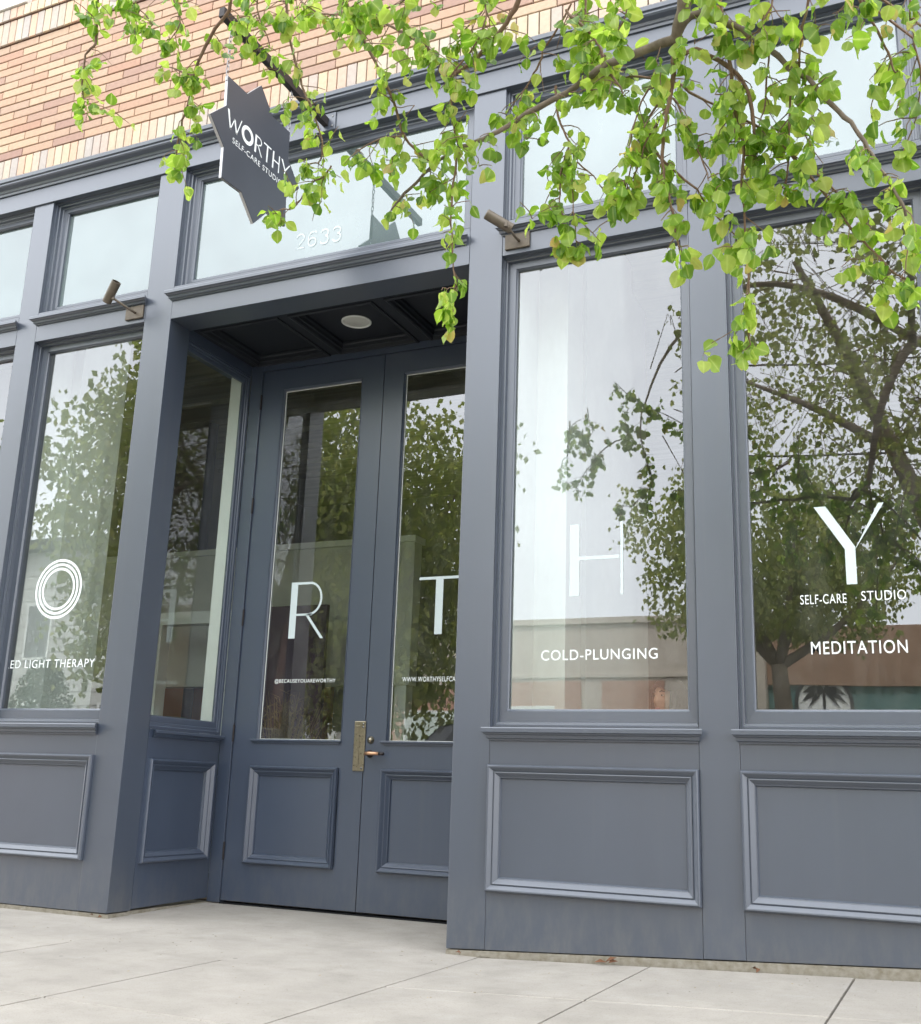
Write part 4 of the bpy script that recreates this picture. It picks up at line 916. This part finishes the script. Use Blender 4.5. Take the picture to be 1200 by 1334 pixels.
for i, (q, l) in enumerate(vis):
    young = rg.random() < .10
    if i < 300:
        me = LM[l[3]*2+(1 if young else 0)]
        o = bpy.data.objects.new('leaf', me); COL.objects.link(o); o.parent = tr; o.matrix_parent_inverse = parent_inv(tr)
        o.matrix_basis = Matrix.Translation(Vector(l[0]))@(Matrix(l[1].tolist()).to_4x4())@Matrix.Scale(l[2], 4)
    else: (rest_y if young else rest_l).append(l)
print('leaves', len(leaves), 'canopy', len(far))
joined_leaves(rest_l, tr, 'leaves', LEAF); joined_leaves(rest_y, tr, 'young_leaves', LEAFY)
joined_leaves(far, tr, 'crown', LEAFFAR)
s_ = spurs.build('twigs', TWIG, tr); s_['kind'] = 'stuff'
s_ = FT.build('crown_twigs', TWIG, tr); s_['kind'] = 'stuff'

# ------------------------------------------------------------------ things across the street, seen in the glass
def street_tree(name, label, x, y, h, fork, rad, crown, seed, nl, m=LEAFFAR, ls=.10, group=None, vs=.62):
    g = random.Random(seed); t = thing(name, label, 'tree', (x, y, 0), group)
    z0 = -.1
    P_ = smooth_path([(x, y, z0), (x+.05, y, fork*.5), (x-.05, y+.03, fork)], 3)
    MB().tube(P_, [rad*(1.15-.3*i/(len(P_)-1)) for i in range(len(P_))], 12).build('trunk', BARK, t, smooth=True)
    tips = []
    for k in range(6):
        a = 2*math.pi*k/6+g.uniform(-.4, .4); r = crown*g.uniform(.45, .8); zt = fork+(h-fork)*g.uniform(.45, .85)
        e = Vector((x+r*math.cos(a), y+r*math.sin(a)*.8, zt)); s = Vector((x-.05, y+.03, fork-.05)); md = s.lerp(e, .5)+Vector((0, 0, -.12*r))
        P_ = smooth_path([s, md, e], 4); MB().tube(P_, [rad*.62*(1-.85*i/(len(P_)-1)) for i in range(len(P_))], 8).build('limb', BARK, t, smooth=True)
        tips += [P_[i] for i in range(3, len(P_))]+[P_[-1]]*2
    L = []
    while len(L) < nl:
        c = Vector(g.choice(tips))+Vector((g.gauss(0, crown*.36), g.gauss(0, crown*.27), g.gauss(-.12, crown*.28)))
        d = Vector(((c.x-x)/crown, (c.y-y)/crown, (c.z-(fork+h)/2-.2)/((h-fork)*vs)))
        if d.length > 1.0+.12*math.sin(5*math.atan2(d.z, d.x)): continue
        for k in range(g.randint(12, 26)):
            p = c+Vector((g.gauss(0, .17), g.gauss(0, .17), g.gauss(-.05, .15)))
            L.append((np.array(p), rotm(g, .8), ls*g.uniform(.7, 1.15), g.randrange(3)))
    joined_leaves(L, t, 'crown', m, tri=True)
    return t
street_tree('kerb_tree', 'broad leafy tree further left along this kerb, mirrored in the entrance glass', -9.45, -7.7, 7.0, 1.9, .16, 3.65, 5, 56000, ls=.12)
street_tree('forked_tree', 'forked leafy tree on the far pavement, mirrored low in the right hand windows', -3.5, -18.9, 8.8, 3.7, .20, 3.5, 8, 14500, ls=.15, vs=.47)
street_tree('far_tree', 'tree far right on the far pavement, mirrored at the edge of the meditation window', 3.4, -19.2, 8.0, 3.0, .18, 3.4, 9, 12000, ls=.16)
for k, (x, y, hh, lb) in enumerate([(-30.5, -20.8, 4.6, 'narrow dark evergreen left of its twin before the pale house'), (-26.8, -20.6, 4.4, 'wider dark evergreen beside the narrow one before the pale house')]):
    g = random.Random(20+k); t = thing('evergreen_shrub', lb, 'shrub', (x, y, 0)); MB().tube([(x, y, -.1), (x, y, hh*.9)], [.09, .02], 8).build('trunk', BARK, t)
    L = []
    for i in range(5000):
        z = g.uniform(.2, hh); r = (1.1+.5*k)*(1-(z/hh)**2*.75)*math.sqrt(g.random()); a = g.uniform(0, 7)
        L.append((np.array((x+r*math.cos(a), y+r*math.sin(a), z)), rotm(g, 1), .13, 0))
    joined_leaves(L, t, 'foliage', LEAFDK, tri=True)

BEIGE = mat('beige_stucco', (.56, .50, .43), .9, .2, var=.06, vscale=1)
BEIGED = mat('brown_fascia', (.36, .235, .17), .8, .2, var=.12, vscale=1.5)
REDB = mat('terracotta_panel', (.44, .26, .19), .85, .2, var=.1, vscale=3)
TEAL = mat('teal_storefront', (.13, .24, .235), .5, .4, var=.08)
SIDING = mat('pale_siding', (.55, .56, .52), .8, .3, var=.05)
GLF = glass_mat('far_glass', .12, (1, 1, 1)); 
DKI = mat('far_room_dark', (.05, .05, .055), .8, .2)
BWH = mat('white_arch_panel', (.85, .87, .86), .6, .3)  # plain even white of the arch panel
def bpart(name, m, parent, *b, **k):
    mb = MB()
    for q in b: mb.box(*q)
    return mb.build(name, m, parent, **k)
b1 = thing('stucco_building', 'low beige stucco building with terracotta panels across the street', 'building', (-9, -24, 0))
bpart('wall', BEIGE, b1, (-17.5, -4.9, -32, -24.0, -.2, 5.55))
bpart('coping', BEIGE, b1, (-17.6, -4.9, -32.1, -23.9, 5.5505, 5.72))
bpart('band', BEIGE, b1, (-17.5, -4.9, -23.999, -23.93, 4.0, 4.12), bev=.01)
for x0, x1, lb in ((-17.0, -13.6, 0), (-13.2, -9.8, 0), (-9.2, -7.4, 0)): bpart('terracotta_panel', REDB, b1, (x0, x1, -23.999, -23.95, .6, 3.9), bev=.01)
for x0 in (-16.4, -12.6):
    f = bpart('window_frame', WHITEP, b1, (x0, x0+2.0, -23.949, -23.90, 1.2, 3.2)); bpart('pane', GLF, f, (x0+.07, x0+1.93, -23.899, -23.89, 1.27, 3.13))
bpart('pilaster', BEIGE, b1, (-5.55, -4.6, -24.6, -23.6, -.2, 6.15)); bpart('pilaster_cap', BEIGE, b1, (-5.65, -4.5, -24.7, -23.5, 6.1505, 6.35))
b2 = thing('teal_shop_building', 'teal fronted shop with a brown fascia and arched palm window across the street', 'building', (-2, -24, 0))
bpart('wall', DKI, b2, (-4.59, 3.6, -32, -24.4, -.2, 5.2))
bpart('fascia_board', BEIGED, b2, (-4.59, 1.0, -24.399, -23.9, 3.75, 5.25), bev=.01)
bpart('storefront_frame', TEAL, b2, (-4.59, 1.0, -24.399, -24.05, .0, .7), (-4.59, 1.0, -24.399, -24.02, 3.15, 3.7495), (-4.59, -4.2, -24.399, -24.03, .7005, 3.1495), (-2.0, -1.6, -24.399, -24.03, .7005, 3.1495), (.6, 1.0, -24.399, -24.03, .7005, 3.1495))
for x0 in (-4.2, -1.6): bpart('shop_pane', GLF, b2, (x0, x0+2.2, -24.30, -24.28, .7005, 3.1495)); bpart('shop_interior', TEAL, b2, (x0+.05, x0+2.15, -24.39, -24.36, .75, 3.1))
bpart('wall', BEIGED, b2, (1.05, 3.6, -24.38, -24.0, 3.9, 5.4)); bpart('storefront_frame', TEAL, b2, (1.05, 3.6, -24.38, -24.03, 0, 3.8))
# arched window with a palm silhouette
AX, AZ0, AR = -3.20, 1.5, .72
PB = lambda u, v, h: (u, -24+.0+h, v)
def arch(r, z0, zc, n=20): return [(AX-r, z0), (AX+r, z0)]+[(AX+r*math.cos(t), zc+r*1.0*math.sin(t)) for t in [math.pi*i/n for i in range(n+1)]]
zc_ = 3.30
o1 = arch(AR, 1.3, zc_); o2 = arch(AR-.08, 1.38, zc_)
m = MB(); m.prism([PB(u, v, .0) for u, v in o2], [PB(u, v, .03) for u, v in o2]); m.build('arch_panel', BWH, b2)
m = MB()
for i in range(len(o1)):
    a, b = o1[i], o1[(i+1) % len(o1)]; c, d = o2[(i+1) % len(o1)], o2[i]
    m.prism([PB(*a, 0), PB(*b, 0), PB(*c, 0), PB(*d, 0)], [PB(*a, .08), PB(*b, .08), PB(*c, .08), PB(*d, .08)])
m.build('arch_frame', DKI, b2)
m = MB(); m.prism([PB(AX-.04, 1.4, .031), PB(AX+.04, 1.4, .031), PB(AX+.03, 3.62, .031), PB(AX-.03, 3.62, .031)], [PB(AX-.04, 1.4, .05), PB(AX+.04, 1.4, .05), PB(AX+.03, 3.62, .05), PB(AX-.03, 3.62, .05)])
for k, (ang, ln) in enumerate([(155, .62), (20, .62), (185, .6), (-8, .6), (212, .5), (-34, .5), (120, .4), (60, .4)]):
    a = R(ang); pts = []
    for side in (1, -1):
        rng = range(0, 9) if side == 1 else range(8, -1, -1)
        for i in rng:
            t = i/8; x_ = AX+ln*t*math.cos(a); z_ = 3.62+ln*t*math.sin(a)*.8-.30*t*t; w_ = .08*math.sin(math.pi*min(1, t+.08))*side
            pts.append((x_, z_+w_))
    m.prism([PB(u, v, .052+.001*k) for u, v in pts], [PB(u, v, .06+.001*k) for u, v in pts])
m.build('palm_cutout', DKI, b2)
b3 = thing('pale_house', 'large pale clapboard house at the far left across the street', 'house', (-30, -25, 0))
bpart('wall', SIDING, b3, (-46, -19.5, -36, -25, -.3, 9.2)); bpart('roof', ASPH, b3, (-46.6, -19, -36.4, -24.5, 9.2005, 9.6))
for zz in range(18): bpart('clapboard', SIDING, b3, (-46, -19.5, -24.999, -24.97, .3+zz*.5, .74+zz*.5), bev=.008)
for x0 in (-44, -40, -36, -32.5, -28.5, -24, -21.6):
    for z0 in (1.2, 5.0):
        f = bpart('window', WHITEP, b3, (x0, x0+1.3, -24.969, -24.90, z0, z0+2.2)); bpart('pane', GLF, f, (x0+.1, x0+1.2, -24.899, -24.89, z0+.1, z0+2.1)); bpart('sash_back', DKI, f, (x0+.1, x0+1.2, -24.8995, -24.8985, z0+.1, z0+2.1))
b4 = thing('brick_building', 'brown brick building beyond the teal shop on the right across the street', 'building', (10, -25, 0))
bpart('wall', BEIGED, b4, (3.7, 30, -36, -24.5, -.3, 7.0)); bpart('parapet', BEIGE, b4, (3.7, 30, -24.499, -24.3, 6.6, 7.1))
for x0 in range(5, 29, 4):
    f = bpart('window', WHITEP, b4, (x0, x0+2.2, -24.499, -24.42, 1, 3.4)); bpart('pane', GLF, f, (x0+.1, x0+2.1, -24.419, -24.41, 1.1, 3.3))
b5 = thing('grey_building', 'plain grey two storey building beyond the pale house on the left', 'building', (-60, -25, 0))
bpart('wall', EXT, b5, (-75, -47, -40, -26, -.3, 8)); bpart('roof', ASPH, b5, (-75.3, -46.7, -40, -25.7, 8.0005, 8.3))
for x0 in range(-73, -49, 5): bpart('window', DKI, b5, (x0, x0+2, -25.999, -25.95, 1.5, 3.5)); bpart('window', DKI, b5, (x0, x0+2, -25.999, -25.95, 5, 6.8))
# utility poles and wires
for x in (-4.9, 22):
    p = thing('utility_pole', 'wooden utility pole on the far pavement '+('before the stucco pilaster' if x < 0 else 'right, near the brick building'), 'pole', (x, -18.6, 0))
    MB().tube([(x, -18.6, -.2), (x, -18.6, 12)], [.16, .11], 12).build('pole_shaft', BARK, p, smooth=True); bpart('crossarm', BARK, p, (x-.06, x+.06, -19.5, -17.7, 10.8, 10.95))
for y, z, r, lb in ((-17.9, 10.5, .022, 'upper of the two overhead cables across the street'), (-18.6, 8.6, .028, 'lower of the two overhead cables across the street')):
    pts = [(x, y, z-.7*(1-((x-8.55)/13.45)**2)) for x in np.linspace(-4.9, 22, 25)]
    o = MB().tube(pts, r, 6).build('overhead_wire', DKI); o['label'] = lb; o['category'] = 'wire'

# ------------------------------------------------------------------ parked cars at the kerb
TYRE = mat('tyre', (.03, .03, .03), .8, .3); CGL = mat('car_glass', (.02, .025, .03), .05, .6); CHR = mat('wheel_alloy', (.5, .5, .5), .3, .5, metal=.9)
HL = mat('headlight_plastic', (.6, .6, .6), .1, .6); TLm = mat('taillight_plastic', (.4, .03, .02), .2, .6)
def car(x, y, label, col, hgt=1.8, L=4.7):
    t = thing('parked_car', label, 'car', (x, y, -.13)); LOCAL.add(t.name)
    cp = mat('car_paint', col, .25, .5, coat=1)
    h = hgt; W = .92
    prof = [(-L/2, .45), (-L/2, .85), (-L/2+.1, 1.02), (-L/2+1.15, 1.12), (-L/2+1.9, h-.06), (-L/2+2.3, h), (L/2-.55, h-.02), (L/2-.22, h-.12), (L/2-.02, 1.05), (L/2, .5), (L/2-.15, .28), (-L/2+.1, .28)]
    low = [p for p in prof if p[1] <= 1.13]
    b = MB()
    lo = [(-L/2, .45), (-L/2+.02, .85), (-L/2+.12, 1.0), (-L/2+1.15, 1.10), (L/2-.04, 1.12), (L/2, .95), (L/2, .5), (L/2-.12, .28), (-L/2+.1, .28)]
    b.prism([(a, -W, c) for a, c in lo], [(a, W, c) for a, c in lo]); b.build('body', cp, t, bev=.06)
    up = [(-L/2+1.15, 1.08), (-L/2+1.95, h-.07), (-L/2+2.3, h), (L/2-.6, h-.01), (L/2-.28, h-.1), (L/2-.06, 1.1)]
    c = MB(); n = len(up); k = 0
    A = [(a, -W+(.03 if cc < 1.2 else .17), cc) for a, cc in up]; B = [(a, W-(.03 if cc < 1.2 else .17), cc) for a, cc in up]
    c.prism(A, B); c.build('cabin', cp, t, bev=.03)
    g = MB()
    for s in (-1, 1):
        for xa, xb in ((-L/2+1.75, -.15), (-.05, 1.05), (1.15, L/2-.45)):
            y0 = s*(W-.045); y1 = s*(W-.155)
            xt = xa+.42 if xa < -.5 else xa+.02
            g.quad((xa, y0, 1.16), (xb, y0, 1.16), (xb-.02 if xb < 1.6 else xb-.1, y1, h-.14), (xt, y1, h-.14))
    g.quad((-L/2+1.22, -W+.12, 1.13), (-L/2+1.22, W-.12, 1.13), (-L/2+1.93, W-.22, h-.1), (-L/2+1.93, -W+.22, h-.1))
    g.v = [(a*1.004, b_*1.012, c_) for a, b_, c_ in g.v]
    g.build('window', CGL, t)
    for sx in (-L/2+.9, L/2-.95):
        for s in (-1, 1):
            wh = MB().lathe((sx, s*(W+.01), .34), (0, -s, 0), [(0, .2), (0, .33), (.03, .345), (.2, .345), (.22, .3)], 24).build('wheel', TYRE, t)
            MB().lathe((sx, s*(W+.012), .34), (0, -s, 0), [(0, 0), (0, .06), (.02, .08), (.005, .2)], 10).build('rim', CHR, wh)
    for s in (-1, 1):
        MB().box(-L/2-.01, -L/2+.12, s*.72-.16, s*.72+.16, .72, .88).build('headlight', HL, t, bev=.02); MB().box(L/2-.1, L/2+.01, s*.78-.1, s*.78+.1, .75, 1.05).build('taillight', TLm, t, bev=.02)
        MB().box(-L/2+1.6, -L/2+1.78, s*(W+.1)-.08, s*(W+.1)+.08, 1.1, 1.24).build('mirror', cp, t, bev=.03)
    return t
car(-6.5, -7.55, 'dark blue black sport utility car parked at the kerb, its roof mirrored in the window', (.012, .014, .02), 1.9)
car(-14.2, -7.6, 'dark red sport utility car parked further left along the kerb', (.16, .02, .02), 1.9)

# ------------------------------------------------------------------ person seated inside the cold plunging window
SKIN = mat('skin', (.42, .22, .145), .5, .4); HAIR = mat('black_hair', (.010, .008, .008), .6, .2, bump=.6, bscale=90, bdist=.004, stretch=(1, 1, .2)); SHIRT = mat('terracotta_sweater', (.20, .09, .07), .85, .2, bump=.5, bscale=120); TROU = mat('dark_trousers', (.03, .035, .05), .8, .2)
LIP = mat('lips', (.34, .10, .09), .4, .4); EYEW = mat('eye_white', (.7, .7, .68), .2, .5); EYED = mat('iris', (.02, .012, .008), .15, .6)
PX, PY, PZ = -1.55, .98, .05
pt = thing('person', 'person with dark hair and a dull red sweater seated behind the cold plunging window', 'person', (PX, PY, PZ))
def skin_mesh(name, nodes, edges, m, parent, sub=2):
    me = bpy.data.meshes.new(name); me.from_pydata([n[0] for n in nodes], edges, [])
    o = bpy.data.objects.new(name, me); COL.objects.link(o)
    mo = o.modifiers.new('skin', 'SKIN'); mo.use_smooth_shade = True
    ly = me.skin_vertices.new() if not me.skin_vertices else me.skin_vertices[0]
    for i, n in enumerate(nodes): ly.data[i].radius = (n[1], n[2] if len(n) > 2 else n[1])
    ly.data[0].use_root = True
    o.modifiers.new('sub', 'SUBSURF').levels = sub; o.modifiers['sub'].render_levels = sub
    dg = bpy.context.evaluated_depsgraph_get(); ev = o.evaluated_get(dg); nm = bpy.data.meshes.new_from_object(ev)
    bpy.data.objects.remove(o)
    nm.materials.clear(); nm.materials.append(m); nm.polygons.foreach_set('use_smooth', [True]*len(nm.polygons))
    r = bpy.data.objects.new(name, nm); COL.objects.link(r); r.parent = parent; r.matrix_parent_inverse = parent_inv(parent)
    return r
FD = Vector((-.50, -.866, 0)); SD = Vector((-FD.y, FD.x, 0))      # facing left and towards the street
def L_(f, s, z): return tuple(Vector((PX, PY, PZ))+FD*f+SD*s+Vector((0, 0, z)))
nodes = [(L_(0, 0, .62), .13, .15), (L_(.01, 0, .80), .115, .14), (L_(.02, 0, .98), .12, .16), (L_(.02, 0, 1.08), .10, .15), (L_(.03, 0, 1.16), .055), (L_(.045, 0, 1.25), .055)]
edges = [(0, 1), (1, 2), (2, 3), (3, 4), (4, 5)]
def limb(start, pts):
    k = start
    for p in pts: nodes.append(p); edges.append((k, len(nodes)-1)); k = len(nodes)-1
    return k
for s in (-1, 1):
    limb(3, [(L_(.01, s*.17, 1.07), .062), (L_(.06, s*.22, .84), .047), (L_(.26, s*.17, .74), .037), (L_(.32, s*.14, .735), .028)])
    limb(0, [(L_(.04, s*.10, .60), .09), (L_(.42, s*.12, .60), .068), (L_(.44, s*.12, .33), .052), (L_(.42, s*.12, .10), .036), (L_(.52, s*.13, .045), .034)])
body = skin_mesh('body', nodes, edges, SHIRT, pt)
body['label'] = 'seated body in a dull red sweater'
# trousers: faces below the waist
body.data.materials.append(TROU)
zz = PZ+.70
for p in body.data.polygons:
    c = p.center
    dz = c.z; f_ = (Vector(c)-Vector((PX, PY, 0))).dot(FD)
    if dz < PZ+.69: p.material_index = 1
# head with face
hd = MB(); n1, n2 = 28, 20; HC = Vector(L_(.06, 0, 1.345))
for i in range(n2+1):
    th = math.pi*i/n2
    for j in range(n1):
        ph = 2*math.pi*j/n1; x = math.sin(th)*math.cos(ph); y = math.sin(th)*math.sin(ph); z = math.cos(th)
        rx, ry, rz = .096, .076, .120
        f = x*rx; s = y*ry; u = z*rz
        if z < 0: f *= 1-.10*(-z)+(.10*(-z) if x > 0 else -.25*(-z)); s *= 1-.34*(-z)**1.5
        if x > .3:
            nz = math.exp(-((u+.018)/.020)**2-(s/.012)**2)*.024+math.exp(-((u-.005)/.028)**2-(s/.010)**2)*.012     # nose
            ey = -math.exp(-((u-.022)/.012)**2-((abs(s)-.031)/.016)**2)*.010
            br2 = math.exp(-((u-.042)/.010)**2)*.004*(abs(s) < .055)
            mo_ = math.exp(-((u+.058)/.010)**2-(s/.022)**2)*.006; ch = math.exp(-((u+.095)/.016)**2-(s/.02)**2)*.008
            f += nz+ey+br2+mo_+ch
        hd.v.append(tuple(HC+FD*f+SD*s+Vector((0, 0, u))))
for i in range(n2):
    for j in range(n1): a = i*n1+j; b = i*n1+(j+1) % n1; hd.f.append((a, b, b+n1, a+n1))
hd.build('head', SKIN, pt, smooth=True)
def blob(name, c, r, m, parent, n=10):
    b = MB()
    for i in range(n+1):
        th = math.pi*i/n
        for j in range(n*2):
            ph = math.pi*j/n; b.v.append(tuple(Vector(c)+FD*(math.sin(th)*math.cos(ph)*r[0])+SD*(math.sin(th)*math.sin(ph)*r[1])+Vector((0, 0, math.cos(th)*r[2]))))
    for i in range(n):
        for j in range(n*2): a = i*2*n+j; q = i*2*n+(j+1) % (2*n); b.f.append((a, q, q+2*n, a+2*n))
    return b.build(name, m, parent, smooth=True)
for s in (-1, 1):
    e = HC+FD*.081+SD*(s*.031)+Vector((0, 0, .022)); blob('eye', e, (.003, .008, .0035), EYEW, pt); blob('iris', e+FD*.005, (.003, .006, .005), EYED, pt)
    blob('ear', HC+SD*(s*.074)+Vector((0, 0, .0)), (.018, .008, .03), SKIN, pt)
    b_ = MB(); b_.tube([HC+FD*.088+SD*(s*.014)+Vector((0, 0, .042)), HC+FD*.090+SD*(s*.032)+Vector((0, 0, .048)), HC+FD*.078+SD*(s*.050)+Vector((0, 0, .042))], [.003, .004, .002], 6).build('eyebrow', HAIR, pt)
blob('lips', HC+FD*.090+Vector((0, 0, -.056)), (.007, .022, .008), LIP, pt)
h_ = MB()
for i in range(17):
    th = math.pi*.72*i/16
    for j in range(32):
        ph = 2*math.pi*j/32; x = math.sin(th)*math.cos(ph); y = math.sin(th)*math.sin(ph); z = math.cos(th)
        front = max(0, x)
        k = 1.2+.03*math.sin(9*ph)
        f = x*.106*k-.010; s = y*.090*k; u = z*.134+.004
        if front > .25: u = max(u, .050+.03*front-.03*abs(y)); f = min(f, .099)
        h_.v.append(tuple(HC+FD*f+SD*s+Vector((0, 0, u))))
for i in range(16):
    for j in range(32): a = i*32+j; b = i*32+(j+1) % 32; h_.f.append((a, b, b+32, a+32))
h_.build('hair', HAIR, pt, smooth=True)
g_ = random.Random(3); hb = MB()
for k in range(150):
    a = R(g_.uniform(62, 298)); p0 = HC+FD*(.10*math.cos(a))+SD*(.088*math.sin(a))+Vector((0, 0, g_.uniform(-.01, .07)))
    hb.tube([p0, p0+Vector((0, 0, -.10))+FD*(.012*math.cos(a)), p0+Vector((0, 0, -.22))+FD*(g_.gauss(-.005, .01))+SD*g_.gauss(0, .01)], [.016, .018, .006], 6)
hb.build('hair_lengths', HAIR, pt, smooth=True)
for s in (-1, 1):
    w0 = Vector(L_(.32, s*.14, .735)); palm = w0+FD*.05+Vector((0, 0, -.005))
    nn = [(tuple(w0), .022, .018), (tuple(w0+FD*.04), .030, .015), (tuple(w0+FD*.075), .032, .013)]; ee = [(0, 1), (1, 2)]
    def fing(base, off, ln, spread=0):
        k = base
        for q in range(1, 4):
            v = w0+FD*(.075+ln*q/3*(.98 if q < 3 else .9))+SD*(off+spread*q)+Vector((0, 0, -.004*q*q)); nn.append((tuple(v), .0085-.0008*q)); ee.append((k, len(nn)-1)); k = len(nn)-1
    for off, ln in ((-.027, .062), (-.009, .078), (.009, .083), (.026, .074)): fing(2, off, ln)
    k = 1
    for q in range(1, 4): v = w0+FD*(.03+.02*q)-SD*(s*(.022+.012*q))+Vector((0, 0, -.003*q)); nn.append((tuple(v), .0105-.001*q)); ee.append((k, len(nn)-1)); k = len(nn)-1
    skin_mesh('hand', nn, ee, SKIN, pt, 1)
stl = thing('stool', 'plain wooden stool under the person inside the window', 'stool', (PX, PY, PZ))
MB().lathe(L_(0, 0, .46), (0, 0, 1), [(0, 0), (0, .17), (.03, .18), (.045, .17), (.045, 0)], 24).build('seat', FLOORI, stl)
for a in range(4):
    t = math.pi/4+math.pi/2*a; MB().tube([(PX+.13*math.cos(t), PY+.13*math.sin(t), PZ+.455), (PX+.18*math.cos(t), PY+.18*math.sin(t), PZ)], .014, 8).build('leg', FLOORI, stl)

# ------------------------------------------------------------------ plants inside, litter outside
PAMP = mat('dry_pampas', (.34, .26, .15), .9, .2); POT = mat('white_pot', (.6, .6, .57), .5, .4)
pp_ = thing('pampas_vase', 'tall vase of dry brown grass behind the left entrance glass', 'plant', (-4.95, 1.9, .03))
MB().lathe((-4.95, 1.9, .031), (0, 0, 1), [(0, 0), (0, .12), (.2, .16), (.45, .10), (.5, .11), (.48, .09), (.2, .0)], 24).build('vase', POT, pp_, smooth=True)
ms = MB(); g_ = random.Random(6)
for k in range(260):
    a = g_.uniform(0, 7); r = abs(g_.gauss(0, .14)); h = g_.uniform(.9, 1.55); b = Vector((-4.95, 1.9, .5)); e = b+Vector((r*math.cos(a)*1.5, r*math.sin(a)*1.5, h-.5))
    ms.tube([b, b.lerp(e, .6)+Vector((0, 0, .05)), e], [.002, .004, .001], 3, caps=False)
    for q in range(6): p = b.lerp(e, g_.uniform(.5, 1)); d = Vector((g_.gauss(0, .05), g_.gauss(0, .05), g_.uniform(0, .06))); ms.quad(p, p+d*.5+Vector((.004, 0, 0)), p+d, p+d*.5-Vector((.004, 0, 0)))
s_ = ms.build('grass_plumes', PAMP, pp_); s_['kind'] = 'stuff'
def house_plant(x, y, z, label, n, ln, seed):
    g = random.Random(seed); t = thing('potted_plant', label, 'plant', (x, y, z)); MB().lathe((x, y, z), (0, 0, 1), [(0, 0), (0, .13), (.28, .17), (.28, .15), (.24, 0)], 24).build('pot', POT, t, smooth=True)
    m = MB()
    for k in range(n):
        a = g.uniform(0, 7); u = g.uniform(.4, 1); p0 = Vector((x, y, z+.25)); d = Vector((math.cos(a), math.sin(a), 0)); w_ = ln*.09
        sd_ = Vector((-d.y, d.x, 0)); P_ = [p0, p0+d*ln*.25*u+Vector((0, 0, ln*.5)), p0+d*ln*.6*u+Vector((0, 0, ln*.72*(1.2-u*.4))), p0+d*ln*u+Vector((0, 0, ln*.45))]
        for i, (wa, wb) in enumerate(((.2, 1), (1, .9), (.9, .05))): m.quad(P_[i]-sd_*w_*wa, P_[i]+sd_*w_*wa, P_[i+1]+sd_*w_*wb, P_[i+1]-sd_*w_*wb)
    m.build('foliage', LEAFDK, t)['kind'] = 'stuff'
house_plant(-6.2, 2.2, .031, 'bushy green house plant on the floor behind the recess side window', 60, 1.25, 2)
house_plant(-6.9, 2.6, .031, 'arching house plant further inside, left of the plum door', 50, 1.5, 3)
DRY = mat('dry_leaf', (.14, .070, .040), .8, .2, var=.3, vscale=60)
for k, (x, y, lb) in enumerate([(-1.66, -.03, 'curled rust brown leaf against the footing below the cold plunging window'), (-.93, -.03, 'small brown leaf against the footing below the pier between the windows'), (-2.46, -.02, 'brown leaf scrap at the foot of the corner right of the doorway'), (-4.90, -.03, 'brown leaf at the corner left of the doorway')]):
    g = random.Random(40+k); m = MB()
    for q in range(3 if k == 0 else 2):
        c = Vector((x+g.gauss(0, .02), y-.01+g.gauss(0, .008), gz(x)+.012+.008*q)); a = g.uniform(0, 7); s = .032 if k == 0 else .018
        d = Vector((math.cos(a), math.sin(a)*.6, g.uniform(-.1, .5)))*s; e = Vector((-math.sin(a), math.cos(a)*.6, .2))*s*.5
        m.quad(c-d, c-e*1.0+Vector((0, 0, .006)), c, c+e+Vector((0, 0, .012))); m.quad(c, c-e+Vector((0, 0, .006)), c+d, c+e+Vector((0, 0, .012)))
    o = m.build('dry_leaf', DRY); o['label'] = lb; o['category'] = 'leaf'
# grit and petals scattered on the pavement
g = random.Random(77); m = MB()
for k in range(260):
    x = g.uniform(-6, 1); y = -abs(g.gauss(0, 1.0))-.01; s = g.uniform(.002, .006); z = gz(x)+.001
    a = g.uniform(0, 7); m.quad(*[(x+s*math.cos(a+t)*g.uniform(.6, 1.4), y+s*math.sin(a+t), z+.002*(t > 3)) for t in (0, 1.6, 3.1, 4.7)])
m.build('pavement_litter', mat('litter', (.30, .25, .17), .9, .2, var=.5, vscale=40))['kind'] = 'stuff'
print('objects', len(bpy.data.objects))
